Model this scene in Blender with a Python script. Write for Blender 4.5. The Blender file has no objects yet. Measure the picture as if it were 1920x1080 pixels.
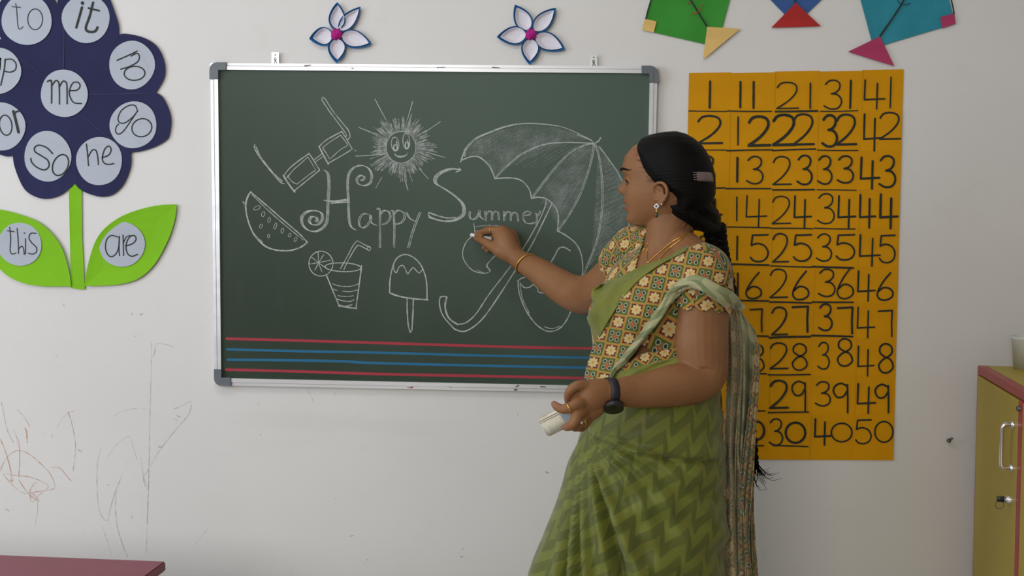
import bpy, bmesh, math, random
from mathutils import Vector, Matrix
from mathutils.bvhtree import BVHTree
random.seed(7)
sc = bpy.context.scene
COL = sc.collection

# ------------------------------------------------------------------ camera
F_PX = 1870.0
YAW, PITCH = math.radians(2.7), math.radians(3.0)
CAM = Vector((0.0, -2.73, 1.32))
FWD = Vector((-math.sin(YAW)*math.cos(PITCH), math.cos(YAW)*math.cos(PITCH), -math.sin(PITCH)))
RGT = Vector((math.cos(YAW), math.sin(YAW), 0))
UPV = RGT.cross(FWD)
cd = bpy.data.cameras.new('camera'); cam = bpy.data.objects.new('camera', cd); COL.objects.link(cam)
cd.sensor_width = 36; cd.lens = 36*F_PX/1920; cd.clip_start = .05
cam.matrix_world = Matrix((( RGT.x, UPV.x, -FWD.x, CAM.x), (RGT.y, UPV.y, -FWD.y, CAM.y), (RGT.z, UPV.z, -FWD.z, CAM.z), (0,0,0,1)))
sc.camera = cam
# ------------------------------------------------------------------ world, lights, exposure
w = bpy.data.worlds.new('world'); sc.world = w; w.use_nodes = True
w.node_tree.nodes['Background'].inputs[0].default_value = (.62,.74,.95,1)
w.node_tree.nodes['Background'].inputs[1].default_value = .6
def area(name, loc, target, sx, sy, power, col):
    l = bpy.data.lights.new(name, 'AREA'); l.shape = 'RECTANGLE'; l.size = sx; l.size_y = sy; l.energy = power; l.color = col
    o = bpy.data.objects.new(name, l); COL.objects.link(o); o.location = loc
    o.rotation_euler = (Vector(target)-Vector(loc)).to_track_quat('-Z', 'Y').to_euler(); return o
area('window_daylight', (-3.1, -2.1, 1.75), (0.2, -.6, 1.3), 1.9, 1.5, 40, (.82,.905,1.0))
area('back_window_daylight', (-1.6, -5.6, 2.15), (-.2, 0, 1.6), 1.8, 1.1, 52, (1.0,.955,.89))
area('ceiling_tube_light', (-.6, -1.6, 2.93), (-.5, -1.35, 0), 1.2, .3, 9, (1.0,.97,.92))
sc.view_settings.view_transform = 'Standard'; sc.view_settings.look = 'None'
sc.view_settings.gamma = 1; sc.view_settings.use_curve_mapping = False
sc.view_settings.exposure = 0.2

# ------------------------------------------------------------------ helpers
def P(px, py, Y=0.0):
    d = FWD + RGT*((px-960)/F_PX) + UPV*((540-py)/F_PX)
    return CAM + d*((Y-CAM.y)/d.y)
def PZ(px, py, Z):
    d = FWD + RGT*((px-960)/F_PX) + UPV*((540-py)/F_PX)
    return CAM + d*((Z-CAM.z)/d.z)
def PX(v):
    d = v-CAM; k = d.dot(FWD)
    return 960+F_PX*d.dot(RGT)/k, 540-F_PX*d.dot(UPV)/k
def lin(c):
    return tuple(((x/255)/12.92 if x/255 <= .04045 else ((x/255+.055)/1.055)**2.4) for x in c)

def tag(o, label=None, cat=None, group=None, kind=None):
    if label: o['label'] = label
    if cat: o['category'] = cat
    if group: o['group'] = group
    if kind: o['kind'] = kind
    return o
def empty(name, loc, *a, **k):
    o = bpy.data.objects.new(name, None); COL.objects.link(o); o.location = loc; o.empty_display_size = .05
    return tag(o, *a, **k)
def world_loc(o):
    v = Vector((0,0,0))
    while o: v += Vector(o.location); o = o.parent
    return v
def link(name, me, m=None, parent=None, smooth=False):
    """vertices are given in world coordinates; objects are un-rotated, so the parent's place is subtracted"""
    o = bpy.data.objects.new(name, me); COL.objects.link(o)
    if m is not None:
        for x in (m if isinstance(m, (list, tuple)) else [m]): me.materials.append(x)
    if me.vertices:
        c = sum((v.co for v in me.vertices), Vector())/len(me.vertices)
        me.transform(Matrix.Translation(-c))
        pl = world_loc(parent) if parent else Vector()
        o.location = c-pl
    if parent: o.parent = parent
    if smooth:
        for p in me.polygons: p.use_smooth = True
    return o
def bm_link(name, bm, m=None, parent=None, smooth=False, fix=True):
    if fix: bmesh.ops.recalc_face_normals(bm, faces=bm.faces)
    me = bpy.data.meshes.new(name); bm.to_mesh(me); bm.free()
    return link(name, me, m, parent, smooth)

def crom(pts, n=6, closed=False):
    pts = [Vector(p) for p in pts]
    if len(pts) < 3: return pts
    out = []; N = len(pts)
    for i in range(N if closed else N-1):
        if closed: a,b,c,d = pts[(i-1)%N], pts[i], pts[(i+1)%N], pts[(i+2)%N]
        else: a,b,c,d = pts[max(i-1,0)], pts[i], pts[i+1], pts[min(i+2,N-1)]
        for k in range(n):
            t = k/n
            out.append(.5*((2*b)+(c-a)*t+(2*a-5*b+4*c-d)*t*t+(3*b-a-3*c+d)*t*t*t))
    if not closed: out.append(pts[-1])
    return out
def ellipse(cx, cy, rx, ry, n=20, rot=0, a0=0, a1=360):
    r = math.radians(rot); o = []
    for i in range(n+1):
        t = math.radians(a0+(a1-a0)*i/n)
        x, y = rx*math.cos(t), ry*math.sin(t)
        o.append((cx+x*math.cos(r)-y*math.sin(r), cy+x*math.sin(r)+y*math.cos(r)))
    return o
def prism(bm, poly, yf, yb, lift=None):
    """closed plate from a pixel outline lying on the wall; yf front depth, yb back depth"""
    f = [bm.verts.new(P(x, y, yf)) for x, y in poly]
    b = [bm.verts.new(P(x, y, yf)+Vector((0, yb-yf, 0))) for x, y in poly]
    n = len(poly)
    bm.faces.new(f); bm.faces.new(b[::-1])
    for i in range(n): bm.faces.new((f[i], b[i], b[(i+1)%n], f[(i+1)%n]))
def plate(name, poly, yf, yb, m, parent=None):
    bm = bmesh.new(); prism(bm, poly, yf, yb)
    bmesh.ops.recalc_face_normals(bm, faces=bm.faces)
    bmesh.ops.triangulate(bm, faces=[f for f in bm.faces if len(f.verts) > 4])
    return bm_link(name, bm, m, parent)
def paper(name, poly, c, yc, ye, m, parent=None, th=.0008, uneven=0):
    """sheet of paper whose rim (ye) lifts off compared with its middle (yc)"""
    bm = bmesh.new(); rings = []; n = len(poly)
    for s in (.3, .6, .85, 1.0):
        k = max(0, (s-.5)/.5)**1.6
        ring = []
        for i,(x,y) in enumerate(poly):
            jit = uneven*math.sin(i*1.7+.6)*k
            px, py = c[0]+(x-c[0])*s, c[1]+(y-c[1])*s
            ring.append(bm.verts.new(P(px, py, yc+(ye-yc)*k+jit)))
        rings.append(ring)
    cv = bm.verts.new(P(c[0], c[1], yc))
    for i in range(n):
        j = (i+1)%n
        bm.faces.new((cv, rings[0][i], rings[0][j]))
        for a, b in zip(rings, rings[1:]): bm.faces.new((a[i], b[i], b[j], a[j]))
    bmesh.ops.recalc_face_normals(bm, faces=bm.faces)
    if sum((f.normal for f in bm.faces), Vector()).y > 0: bmesh.ops.reverse_faces(bm, faces=bm.faces)
    r = bmesh.ops.solidify(bm, geom=bm.faces[:], thickness=th)
    return bm_link(name, bm, m, parent)
def ribbon(bm, pts, wd, Y, closed=False, jit=0.0, smooth=6, taper=0):
    """flat drawn line; pts in photo pixels on the plane Y, width in pixels"""
    if smooth > 1 and len(pts) > 2: pts = crom([(p[0], p[1], 0) for p in pts], smooth, closed)
    pts = [Vector((p[0], p[1])) for p in pts]
    q = [pts[0]]
    for p in pts[1:]:
        if (p-q[-1]).length > .35: q.append(p)
    pts = q
    if len(pts) < 2: pts = [pts[0], pts[0]+Vector((.4, 0))]
    L, R = [], []; n = len(pts)
    for i, p in enumerate(pts):
        if closed: t = pts[(i+1)%n]-pts[i-1]
        else: t = pts[min(i+1,n-1)]-pts[max(i-1,0)]
        t = t.normalized() if t.length else Vector((1,0))
        nn = Vector((-t.y, t.x)); h = wd/2*(1+random.uniform(-jit, jit))
        if taper: h *= 1-taper*abs(2*i/(n-1)-1)**2
        L.append(p+nn*h); R.append(p-nn*h)
    vl = [bm.verts.new(P(p.x, p.y, Y)) for p in L]; vr = [bm.verts.new(P(p.x, p.y, Y)) for p in R]
    for i in range(n if closed else n-1):
        j = (i+1)%n
        bm.faces.new((vl[i], vl[j], vr[j], vr[i]))
    if not closed and wd > 1.5:
        for idx, sgn in ((0,-1), (n-1,1)):
            p = pts[idx]; t = (pts[1]-pts[0]) if idx == 0 else (pts[-1]-pts[-2])
            t = t.normalized()*sgn; a0 = math.atan2(t.y, t.x); h = wd/2*(1-taper)
            arc = [bm.verts.new(P(p.x+math.cos(a0+math.pi*(k/6-.5))*h, p.y+math.sin(a0+math.pi*(k/6-.5))*h, Y)) for k in range(7)]
            bm.faces.new(arc)
def face_front(bm):
    for f in bm.faces:
        f.normal_update()
        if f.normal.y > 0: f.normal_flip()
def drawn(name, lines, Y, m, parent, o=(0,0), s=1.0, jit=.0, label=None, kind=None):
    """lines: (points, width[, closed[, smooth]]) in zoom-crop pixels; o, s map them to photo pixels"""
    bm = bmesh.new()
    for k, ln in enumerate(lines):
        pts, wd = ln[0], ln[1]
        cl = ln[2] if len(ln) > 2 else False; sm = ln[3] if len(ln) > 3 else 6
        pts = [(o[0]+p[0]/s, o[1]+p[1]/s) for p in pts]
        ribbon(bm, pts, wd/s, Y-.00003*(k%7), cl, jit, sm)
    face_front(bm)
    ob = bm_link(name, bm, m, parent, fix=False)
    if label: ob['label'] = label
    if kind: ob['kind'] = kind
    return ob
def box(bm, c, dx, dy, dz, ax=None):
    """box centred at c with half sizes; ax = optional 3 axis vectors"""
    ax = ax or (Vector((1,0,0)), Vector((0,1,0)), Vector((0,0,1))); c = Vector(c)
    v = [bm.verts.new(c+ax[0]*dx*i+ax[1]*dy*j+ax[2]*dz*k) for i in (-1,1) for j in (-1,1) for k in (-1,1)]
    for f in ((0,1,3,2),(4,6,7,5),(0,4,5,1),(2,3,7,6),(0,2,6,4),(1,5,7,3)): bm.faces.new([v[i] for i in f])
    return v
def bevel(bm, w, seg=2):
    bmesh.ops.bevel(bm, geom=bm.edges[:], offset=w, segments=seg, affect='EDGES', clamp_overlap=True)
def tube(bm, pts, rad, n=12, res=5, closed=False, caps=True, flat=1.0, flatdir=None, uvl=None):
    """round tube along points (Vector) with radius per point; flat squashes it along flatdir"""
    if isinstance(rad, (int, float)): rad = [rad]*len(pts)
    pr = [(p[0], p[1], p[2]) for p in pts]
    if res > 1 and len(pts) > 2:
        c = crom(pr, res, closed); rr = [x.x for x in crom([(r,0,0) for r in rad], res, closed)]
    else: c = [Vector(p) for p in pr]; rr = list(rad)
    N = len(c); rings = []
    up = None
    for i in range(N):
        t = (c[(i+1)%N]-c[i-1]) if closed else (c[min(i+1,N-1)]-c[max(i-1,0)])
        t.normalize()
        if up is None:
            up = Vector((0,0,1)) if abs(t.z) < .9 else Vector((1,0,0))
        up = (up-t*up.dot(t)).normalized(); sd = t.cross(up)
        rings.append((c[i], t, up.copy(), sd, rr[i]))
    def ring(ct, u, s, r):
        o = []
        for k in range(n):
            a = 2*math.pi*k/n; off = u*math.cos(a)*r+s*math.sin(a)*r
            if flatdir is not None: off = off-flatdir*off.dot(flatdir)*(1-flat)
            o.append(bm.verts.new(ct+off))
        return o
    seq = []
    if caps and not closed:
        ct,t,u,s,r = rings[0]
        for q in (80, 55, 28): seq.append(ring(ct-t*r*math.sin(math.radians(q)), u, s, r*math.cos(math.radians(q))))
    for ct,t,u,s,r in rings: seq.append(ring(ct,u,s,r))
    if caps and not closed:
        ct,t,u,s,r = rings[-1]
        for q in (28, 55, 80): seq.append(ring(ct+t*r*math.sin(math.radians(q)), u, s, r*math.cos(math.radians(q))))
    M = len(seq)
    for i in range(M if closed else M-1):
        A, B = seq[i], seq[(i+1)%M]
        for k in range(n): bm.faces.new((A[k], A[(k+1)%n], B[(k+1)%n], B[k]))
    if not closed:
        bm.faces.new(seq[0][::-1]); bm.faces.new(seq[-1])
    return seq
def grid_mesh(rows, uv=None, wrap=False, cap0=False, cap1=False):
    """mesh from a grid of Vectors; uv[i][j] optional"""
    verts = [v for r in rows for v in r]; R, C = len(rows), len(rows[0]); faces = []; fuv = []
    for i in range(R-1):
        for j in range(C if wrap else C-1):
            k = (j+1)%C
            faces.append((i*C+j, i*C+k, (i+1)*C+k, (i+1)*C+j))
            if uv:
                ju = j+1
                fuv += [uv[i][j], uv[i][ju], uv[i+1][ju], uv[i+1][j]]
    nq = len(faces)
    if cap0: faces.append(tuple(range(C))[::-1])
    if cap1: faces.append(tuple((R-1)*C+k for k in range(C)))
    me = bpy.data.meshes.new('grid'); me.from_pydata([tuple(v) for v in verts], [], faces)
    if uv:
        ul = me.uv_layers.new(name='UVMap')
        for i, t in enumerate(fuv): ul.data[i].uv = t
    me.update(); return me
def solid(o, th, offset=1.0):
    md = o.modifiers.new('thickness', 'SOLIDIFY'); md.thickness = th; md.offset = offset; return o
def remesh(bm, voxel, smooth=2, fac=.5):
    me = bpy.data.meshes.new('t'); bm.to_mesh(me); bm.free()
    o = bpy.data.objects.new('t', me); COL.objects.link(o)
    md = o.modifiers.new('r', 'REMESH'); md.mode = 'VOXEL'; md.voxel_size = voxel
    if smooth:
        s = o.modifiers.new('s', 'SMOOTH'); s.iterations = smooth; s.factor = fac
    dg = bpy.context.evaluated_depsgraph_get(); dg.update()
    r = bpy.data.meshes.new_from_object(o.evaluated_get(dg), depsgraph=dg)
    bpy.data.objects.remove(o); r.materials.clear(); return r

# ------------------------------------------------------------------ materials
class N:
    """tiny expression builder for shader maths"""
    def __init__(s, nt, k): s.nt, s.k = nt, k
    def _m(s, op, *a):
        n = s.nt.nodes.new('ShaderNodeMath'); n.operation = op
        for i, x in enumerate(a):
            if isinstance(x, N): s.nt.links.new(x.k, n.inputs[i])
            else: n.inputs[i].default_value = x
        return N(s.nt, n.outputs[0])
    def __add__(s,o): return s._m('ADD',s,o)
    __radd__ = __add__
    def __sub__(s,o): return s._m('SUBTRACT',s,o)
    def __mul__(s,o): return s._m('MULTIPLY',s,o)
    __rmul__ = __mul__
    def lt(s,o): return s._m('LESS_THAN',s,o)
    def gt(s,o): return s._m('GREATER_THAN',s,o)
    def abs(s): return s._m('ABSOLUTE',s)
    def floor(s): return s._m('FLOOR',s)
    def fract(s): return s._m('FRACT',s)
    def max(s,o): return s._m('MAXIMUM',s,o)
    def min(s,o): return s._m('MINIMUM',s,o)
    def mod(s,o): return s._m('FLOORED_MODULO',s,o)
    def sqrt(s): return s._m('SQRT',s)
    def atan2(s,o): return s._m('ARCTAN2',s,o)
    def cos(s): return s._m('COSINE',s)
    def pingpong(s,o): return s._m('PINGPONG',s,o)
    def step(s,a,b):
        n = s.nt.nodes.new('ShaderNodeMapRange'); n.interpolation_type = 'SMOOTHSTEP'
        s.nt.links.new(s.k, n.inputs[0]); n.inputs[1].default_value = a; n.inputs[2].default_value = b
        return N(s.nt, n.outputs[0])
def new_mat(name, rough=.6, spec=.5, metal=0):
    m = bpy.data.materials.new(name); m.use_nodes = True; nt = m.node_tree
    b = nt.nodes['Principled BSDF']; b.inputs['Roughness'].default_value = rough
    b.inputs['Metallic'].default_value = metal; b.inputs['Specular IOR Level'].default_value = spec
    return m, nt, b
def rgb(nt, c):
    n = nt.nodes.new('ShaderNodeRGB'); n.outputs[0].default_value = (*c, 1); return n.outputs[0]
def mix(nt, f, a, b):
    n = nt.nodes.new('ShaderNodeMix'); n.data_type = 'RGBA'
    if isinstance(f, N): nt.links.new(f.k, n.inputs[0])
    else: n.inputs[0].default_value = f
    for i, x in ((6,a), (7,b)):
        if isinstance(x, tuple): n.inputs[i].default_value = (*x[:3], 1)
        else: nt.links.new(x, n.inputs[i])
    return n.outputs[2]
def coords(nt, kind='Object'):
    return nt.nodes.new('ShaderNodeTexCoord').outputs[kind]
def noise(nt, scale, detail=3, vec=None, rough=.5, stretch=None):
    n = nt.nodes.new('ShaderNodeTexNoise'); n.inputs['Scale'].default_value = scale; n.inputs['Detail'].default_value = detail
    n.inputs['Roughness'].default_value = rough
    v = vec if vec is not None else coords(nt)
    if stretch:
        mp = nt.nodes.new('ShaderNodeMapping'); mp.inputs['Scale'].default_value = stretch; nt.links.new(v, mp.inputs[0]); v = mp.outputs[0]
    nt.links.new(v, n.inputs['Vector']); return N(nt, n.outputs['Fac'])
def bump(nt, b, h, strength=.3, dist=.002):
    n = nt.nodes.new('ShaderNodeBump'); n.inputs['Strength'].default_value = strength; n.inputs['Distance'].default_value = dist
    nt.links.new(h.k, n.inputs['Height']); nt.links.new(n.outputs[0], b.inputs['Normal'])
def mat(name, col, rough=.6, spec=.5, metal=0, var=.08, scale=12, bmp=.1, bscale=150, stretch=None):
    """plain surface: colour with slight mottling and fine relief"""
    m, nt, b = new_mat(name, rough, spec, metal)
    n = noise(nt, scale, 4, stretch=stretch).step(.3, .7)
    nt.links.new(mix(nt, n, tuple(x*(1-var) for x in col), tuple(min(1, x*(1+var)) for x in col)), b.inputs['Base Color'])
    if bmp: bump(nt, b, noise(nt, bscale, 3, stretch=stretch), bmp, .001)
    return m
def grainy(name, col, lo, hi, scale=900, scale2=60):
    """chalk / crayon: pigment that only partly covers the surface beneath"""
    m, nt, b = new_mat(name, .95, .1)
    b.inputs['Base Color'].default_value = (*col, 1)
    a = (noise(nt, scale, 2)*.65 + noise(nt, scale2, 2)*.35).step(lo, hi)
    nt.links.new(a.k, b.inputs['Alpha']); return m
# materials of the setting and flat things
def wall_mat():
    m, nt, b = new_mat('wall_paint', .62, .3)
    c1 = mix(nt, noise(nt, 1.6, 5).step(.3, .7), (.70,.685,.672), (.735,.72,.705))
    c2 = mix(nt, noise(nt, 7, 6, rough=.65).step(.56, .75)*.22, c1, (.60,.57,.53))
    sm = noise(nt, 4, 4, stretch=(.35,1,3)).step(.6, .78)*.16
    nt.links.new(mix(nt, sm, c2, (.56,.54,.50)), b.inputs['Base Color'])
    bump(nt, b, noise(nt, 60, 5), .12, .002); return m
M_wall = wall_mat()
M_wall2 = mat('side_wall_paint', (.62,.60,.57), .7, .2, var=.02)
M_floor = mat('floor_tile', (.45,.42,.38), .35, var=.03)
M_ceil = mat('ceiling_paint', (.75,.74,.72), .9, .1)
def board_mat():
    m, nt, b = new_mat('board_green', .5, .3)
    dust = noise(nt, 3.5, 6, rough=.6).step(.42, .75)*.5
    c = mix(nt, dust, (.017,.034,.018), (.026,.045,.027))
    # board sheen painted into the colour along with chalk dust, palest upper right
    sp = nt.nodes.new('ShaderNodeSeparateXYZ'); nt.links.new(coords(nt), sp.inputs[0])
    sheen_dust = (N(nt, sp.outputs[0])*.75+N(nt, sp.outputs[2])*.85+noise(nt, 2.2, 4)*.35).step(-.45, .78)
    c = mix(nt, sheen_dust, c, (.068,.106,.082))
    d2 = noise(nt, 9, 4, stretch=(1,1,.3)).step(.58, .8)*.22
    nt.links.new(mix(nt, d2, c, (.07,.095,.075)), b.inputs['Base Color'])
    return m
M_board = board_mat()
M_alu = mat('brushed_aluminium', (.66,.67,.69), .38, .5, .7, .06, 30, .05, 300, (.1,1,1))
M_corner = mat('grey_plastic', (.115,.135,.155), .45)
M_steel = mat('bright_steel', (.75,.78,.78), .3, .5, .8)
M_chalk = grainy('white_chalk', (.46,.49,.47), .36, .50)
M_chalkl = grainy('soft_white_chalk', (.44,.47,.45), .38, .60)
M_smudge = grainy('rubbed_chalk', (.29,.33,.31), .40, .72, 420, 28)
M_red = grainy('red_paint', (.40,.055,.075), .15, .35)
M_blue = grainy('blue_paint', (.035,.16,.30), .15, .35)
M_ink = mat('black_marker', (.018,.022,.018), .6, .3, var=.2)
M_navy = mat('navy_paper', (.026,.028,.080), .8, .12, var=.10, scale=6, bmp=.2, bscale=25)
M_lime = mat('lime_paper', (.21,.50,.016), .7, .12, var=.05, scale=6, bmp=.15, bscale=20)
M_white = mat('white_paper', (.43,.47,.54), .7, .12, var=.03, scale=8, bmp=.1, bscale=25)
M_petal = mat('petal_white_paper', (.70,.68,.76), .6, .3, var=.03)
M_pblue = mat('blue_paper', (.018,.13,.34), .6, .3)
M_pink = mat('magenta_crepe', (.42,.022,.22), .9, .1, var=.25, scale=80, bmp=.8, bscale=200)
M_rule = mat('pencil_rule', (.40,.44,.50), .8)
M_orange = mat('orange_card', (.64,.29,.002), .6, .15, var=.05, scale=9, bmp=.12, bscale=18)
M_kg = mat('green_kite_paper', (.045,.27,.038), .6, .12)
M_ky = mat('yellow_kite_paper', (.72,.49,.17), .6, .12)
M_kb = mat('blue_kite_paper', (.045,.105,.29), .6, .12)
M_kr = mat('red_kite_paper', (.42,.032,.030), .6, .12)
M_kt = mat('teal_kite_paper', (.033,.25,.33), .6, .12)
M_kp = mat('pink_kite_paper', (.42,.050,.135), .6, .12)
M_orcr = grainy('orange_crayon', (.66,.33,.22), .42, .60)
M_grcr = grainy('grey_pencil', (.42,.42,.44), .42, .64)
M_tabl = mat('table_laminate', (.24,.062,.085), .45, .3, var=.03)
M_cred = mat('red_edge_band', (.36,.035,.035), .4)
M_cyel = mat('yellow_laminate', (.46,.36,.06), .5, .25, var=.06, scale=3, bmp=.05)
M_chrome = mat('chrome', (.80,.80,.80), .12, .5, 1, bmp=0)
M_black = mat('black_plastic', (.012,.012,.013), .4)
M_dgrey = mat('dark_grey_metal', (.12,.12,.12), .4, .5, .6)
M_glass, _nt, _b = new_mat('window_glass', .02); _b.inputs['Transmission Weight'].default_value = 1; _b.inputs['Alpha'].default_value = .15
M_frame = mat('window_frame_white', (.7,.7,.7), .4)
M_tub = mat('white_tub_plastic', (.68,.70,.66), .4)

# ------------------------------------------------------------------ the room
def slab(name, x0, x1, y0, y1, z0, z1, m, parent=None):
    bm = bmesh.new(); box(bm, ((x0+x1)/2,(y0+y1)/2,(z0+z1)/2), (x1-x0)/2, (y1-y0)/2, (z1-z0)/2)
    return bm_link(name, bm, m, parent)
XL, XR, YF, ZC = -3.3, 2.6, -5.9, 3.0
wall_back = tag(slab('wall_back', XL-.1, XR+.1, 0, .12, 0, ZC, M_wall), kind='structure')
def wall_open(name, axis, at0, at1, a0, a1, holes, m):
    """wall slab with rectangular openings (a0..a1 run, z0..z1), one mesh"""
    bm = bmesh.new(); cuts = sorted({a0, a1, *[h[0] for h in holes], *[h[1] for h in holes]})
    for u0, u1 in zip(cuts, cuts[1:]):
        zs = [(0, ZC)]
        for h in holes:
            if h[0] <= u0 and u1 <= h[1]: zs = [(0, h[2]), (h[3], ZC)]
        for z0, z1 in zs:
            c = ((u0+u1)/2, (at0+at1)/2) if axis == 'x' else ((at0+at1)/2, (u0+u1)/2)
            d = ((u1-u0)/2, (at1-at0)/2) if axis == 'x' else ((at1-at0)/2, (u1-u0)/2)
            box(bm, (c[0], c[1], (z0+z1)/2), d[0], d[1], (z1-z0)/2)
    bmesh.ops.remove_doubles(bm, verts=bm.verts, dist=1e-5)
    return tag(bm_link(name, bm, m), kind='structure')
wall_open('wall_left', 'y', XL-.12, XL, YF, 0, [(-3.1,-1.1,1.0,2.5)], M_wall2)
wall_open('wall_front', 'x', YF-.12, YF, XL, XR, [(-2.6,-.6,1.5,2.7)], M_wall2)
tag(slab('wall_right', XR, XR+.12, YF, 0, 0, ZC, M_wall2), kind='structure')
tag(slab('floor', XL-.12, XR+.12, YF-.12, .12, -.1, 0, M_floor), kind='structure')
tag(slab('ceiling', XL-.12, XR+.12, YF-.12, .12, ZC, ZC+.1, M_ceil), kind='structure')
def window(name, c, ux, hw, hh):
    bm = bmesh.new(); uz = Vector((0,0,1)); uy = ux.cross(uz); c = Vector(c); ax = (ux, uy, uz)
    for s in (-1,1): box(bm, c+ux*s*(hw-.03), .03, .04, hh, ax); box(bm, c+uz*s*(hh-.03), hw-.06, .04, .03, ax)
    box(bm, c, .025, .035, hh-.06, ax)
    o = tag(bm_link(name, bm, M_frame), kind='structure')
    for s in (-1,1):
        bm = bmesh.new(); box(bm, c+ux*s*(hw/2-.015), hw/2-.05, .003, hh-.06, ax); bm_link('pane', bm, M_glass, o)
window('window_1', (XL-.06,-2.1,1.75), Vector((0,1,0)), 1.0, .75)
window('window_2', (-1.6,YF-.06,2.1), Vector((1,0,0)), 1.0, .6)
tag(slab('baseboard_back', XL, XR, -.012, 0, 0, .1, M_wall2), kind='structure')

# scribbles on the wall (children of the wall)
S8 = 2.16; O8 = (0, 580)
drawn('crayon_scribble', [
 ([(5,375),(15,420),(30,490),(55,540)],3), ([(70,405),(100,440),(120,475)],2.5), ([(55,490),(75,540),(80,600),(75,680)],3.5),
 ([(98,482),(106,490),(110,540)],5), ([(0,525),(20,570),(40,640),(50,695),(42,690)],4.5),
 ([(0,655),(20,610),(50,580),(85,572),(130,595),(180,640),(205,670),(222,715),(205,730),(150,738),(100,745),(60,720),(15,668),(60,672),(130,682),(195,715),(160,750),(130,780),(120,740),(135,710),(150,700)],3),
 ([(75,690),(110,740),(150,775),(155,770),(125,740)],3), ([(150,780),(152,820),(140,882)],2.5),
 ([(275,415),(290,460),(305,540),(303,600),(296,655)],3), ([(210,640),(240,642),(265,668),(288,697)],2.5), ([(270,420),(300,412)],2.5)],
 -.0006, M_orcr, wall_back, O8, S8, .3)
drawn('pencil_scribble', [
 ([(613,130),(612,250),(606,450),(604,600)],2.4), ([(604,600),(600,740),(596,870)],4.5), ([(596,870),(592,990)],2),
 ([(705,403),(740,390),(768,373),(774,390),(760,430),(700,500),(640,580),(600,650),(580,680),(590,720)],3),
 ([(497,668),(470,730),(445,810),(435,855),(410,835),(398,790),(392,700),(395,620),(410,560)],2.6),
 ([(473,720),(467,800),(475,880),(495,950),(517,1005)],3), ([(415,880),(435,940),(452,1000)],2),
 ([(572,600),(578,660),(592,715)],2), ([(435,600),(470,550),(520,515),(540,560),(555,610)],1.6), ([(230,480),(250,445),(275,420)],1.8),
 ([(450,440),(490,415),(540,403),(600,402)],1.6), ([(785,960),(810,925),(840,890)],1.6),
 ([(628,150),(626,175),(620,192)],4), ([(628,140),(660,140),(690,147),(707,157)],2)],
 -.0009, M_grcr, wall_back, O8, S8, .3)
drawn('wall_mark', [([(1180,700),(1190,750),(1225,805),(1250,880)],5), ([(1480,760),(1510,790)],8), ([(640,880),(620,895)],4)], -.0006, M_grcr, wall_back, (380,610), 6, .3)
rp = random.Random(3)
drawn('pencil_mark', [([(x,y),(x+rp.uniform(-7,7),y+rp.uniform(-5,5))], rp.uniform(1.2,2.6)) for x,y in
  [(rp.uniform(5,390),rp.uniform(560,1030)) for _ in range(14)]+[(rp.uniform(400,1050),rp.uniform(745,1070)) for _ in range(10)]], -.0007, M_grcr, wall_back, jit=.3)

# ------------------------------------------------------------------ word flower (left)
pf = empty('paper_flower', P(140,300,0), 'navy paper flower with lime stem and leaves, handwritten words on white discs', 'wall decoration')
leafR = [(158,536),(165,495),(180,450),(203,422),(240,400),(290,386),(331,383),(328,410),(315,450),(290,495),(260,522),(225,533),(185,536)]
leafL = [(133,537),(130,512),(118,470),(99,440),(70,415),(30,400),(0,393),(-50,385),(-45,420),(-25,470),(0,505),(30,526),(70,536)]
def rnd(poly, n=4): return [(v.x, v.y) for v in crom([(x,y,0) for x,y in poly], n, True)]
def tipped(poly, tips, n=4):
    """smooth closed outline with sharp corners at the given indices"""
    out = []; k = len(poly); t = sorted(tips)
    for a, b in zip(t, t[1:]+[t[0]+k]):
        seg = [(*poly[i%k], 0) for i in range(a, b+1)]
        out += [(v.x, v.y) for v in crom(seg, n)][:-1]
    return out
L1 = paper('leaf', tipped(leafR, [0,6]), (240,465), -.0030, -.0085, M_lime, pf)
L2 = paper('leaf', tipped(leafL, [0,7]), (40,470), -.0030, -.0085, M_lime, pf)
paper('stem', [(129,358),(134,338),(147,338),(153,358),(154,450),(159,543),(146,542),(133,540),(131,450)], (143,450), -.0035, -.0045, M_lime, pf)
head = [(107,8),(112,-15),(125,-30),(155,-42),(185,-34),(203,-8),(214,20),(222,45),(223,65),
 (235,63),(265,69),(288,81),(301,97),(309,120),(308,145),(292,173),(305,182),(316,203),(321,225),(318,250),(312,262),(290,275),(265,283),(253,285),(245,286),
 (246,302),(241,325),(228,350),(210,365),(190,369),(168,364),(150,355),(140,344),(128,355),(110,367),(86,373),(64,368),(46,355),(34,332),(26,308),(24,292),
 (10,293),(-10,285),(-30,268),(-44,242),(-48,215),(-35,190),(-50,172),(-53,140),(-45,110),(-25,85),(2,73),(-8,50),(-5,20),(5,-5),(30,-30),(60,-38),(90,-22)]
notch = [0,8,15,24,32,40,46,51]
hd = paper('flower_head', tipped(head, notch, 3), (130,170), -.0045, -.0068, M_navy, pf, uneven=.0003)
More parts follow.
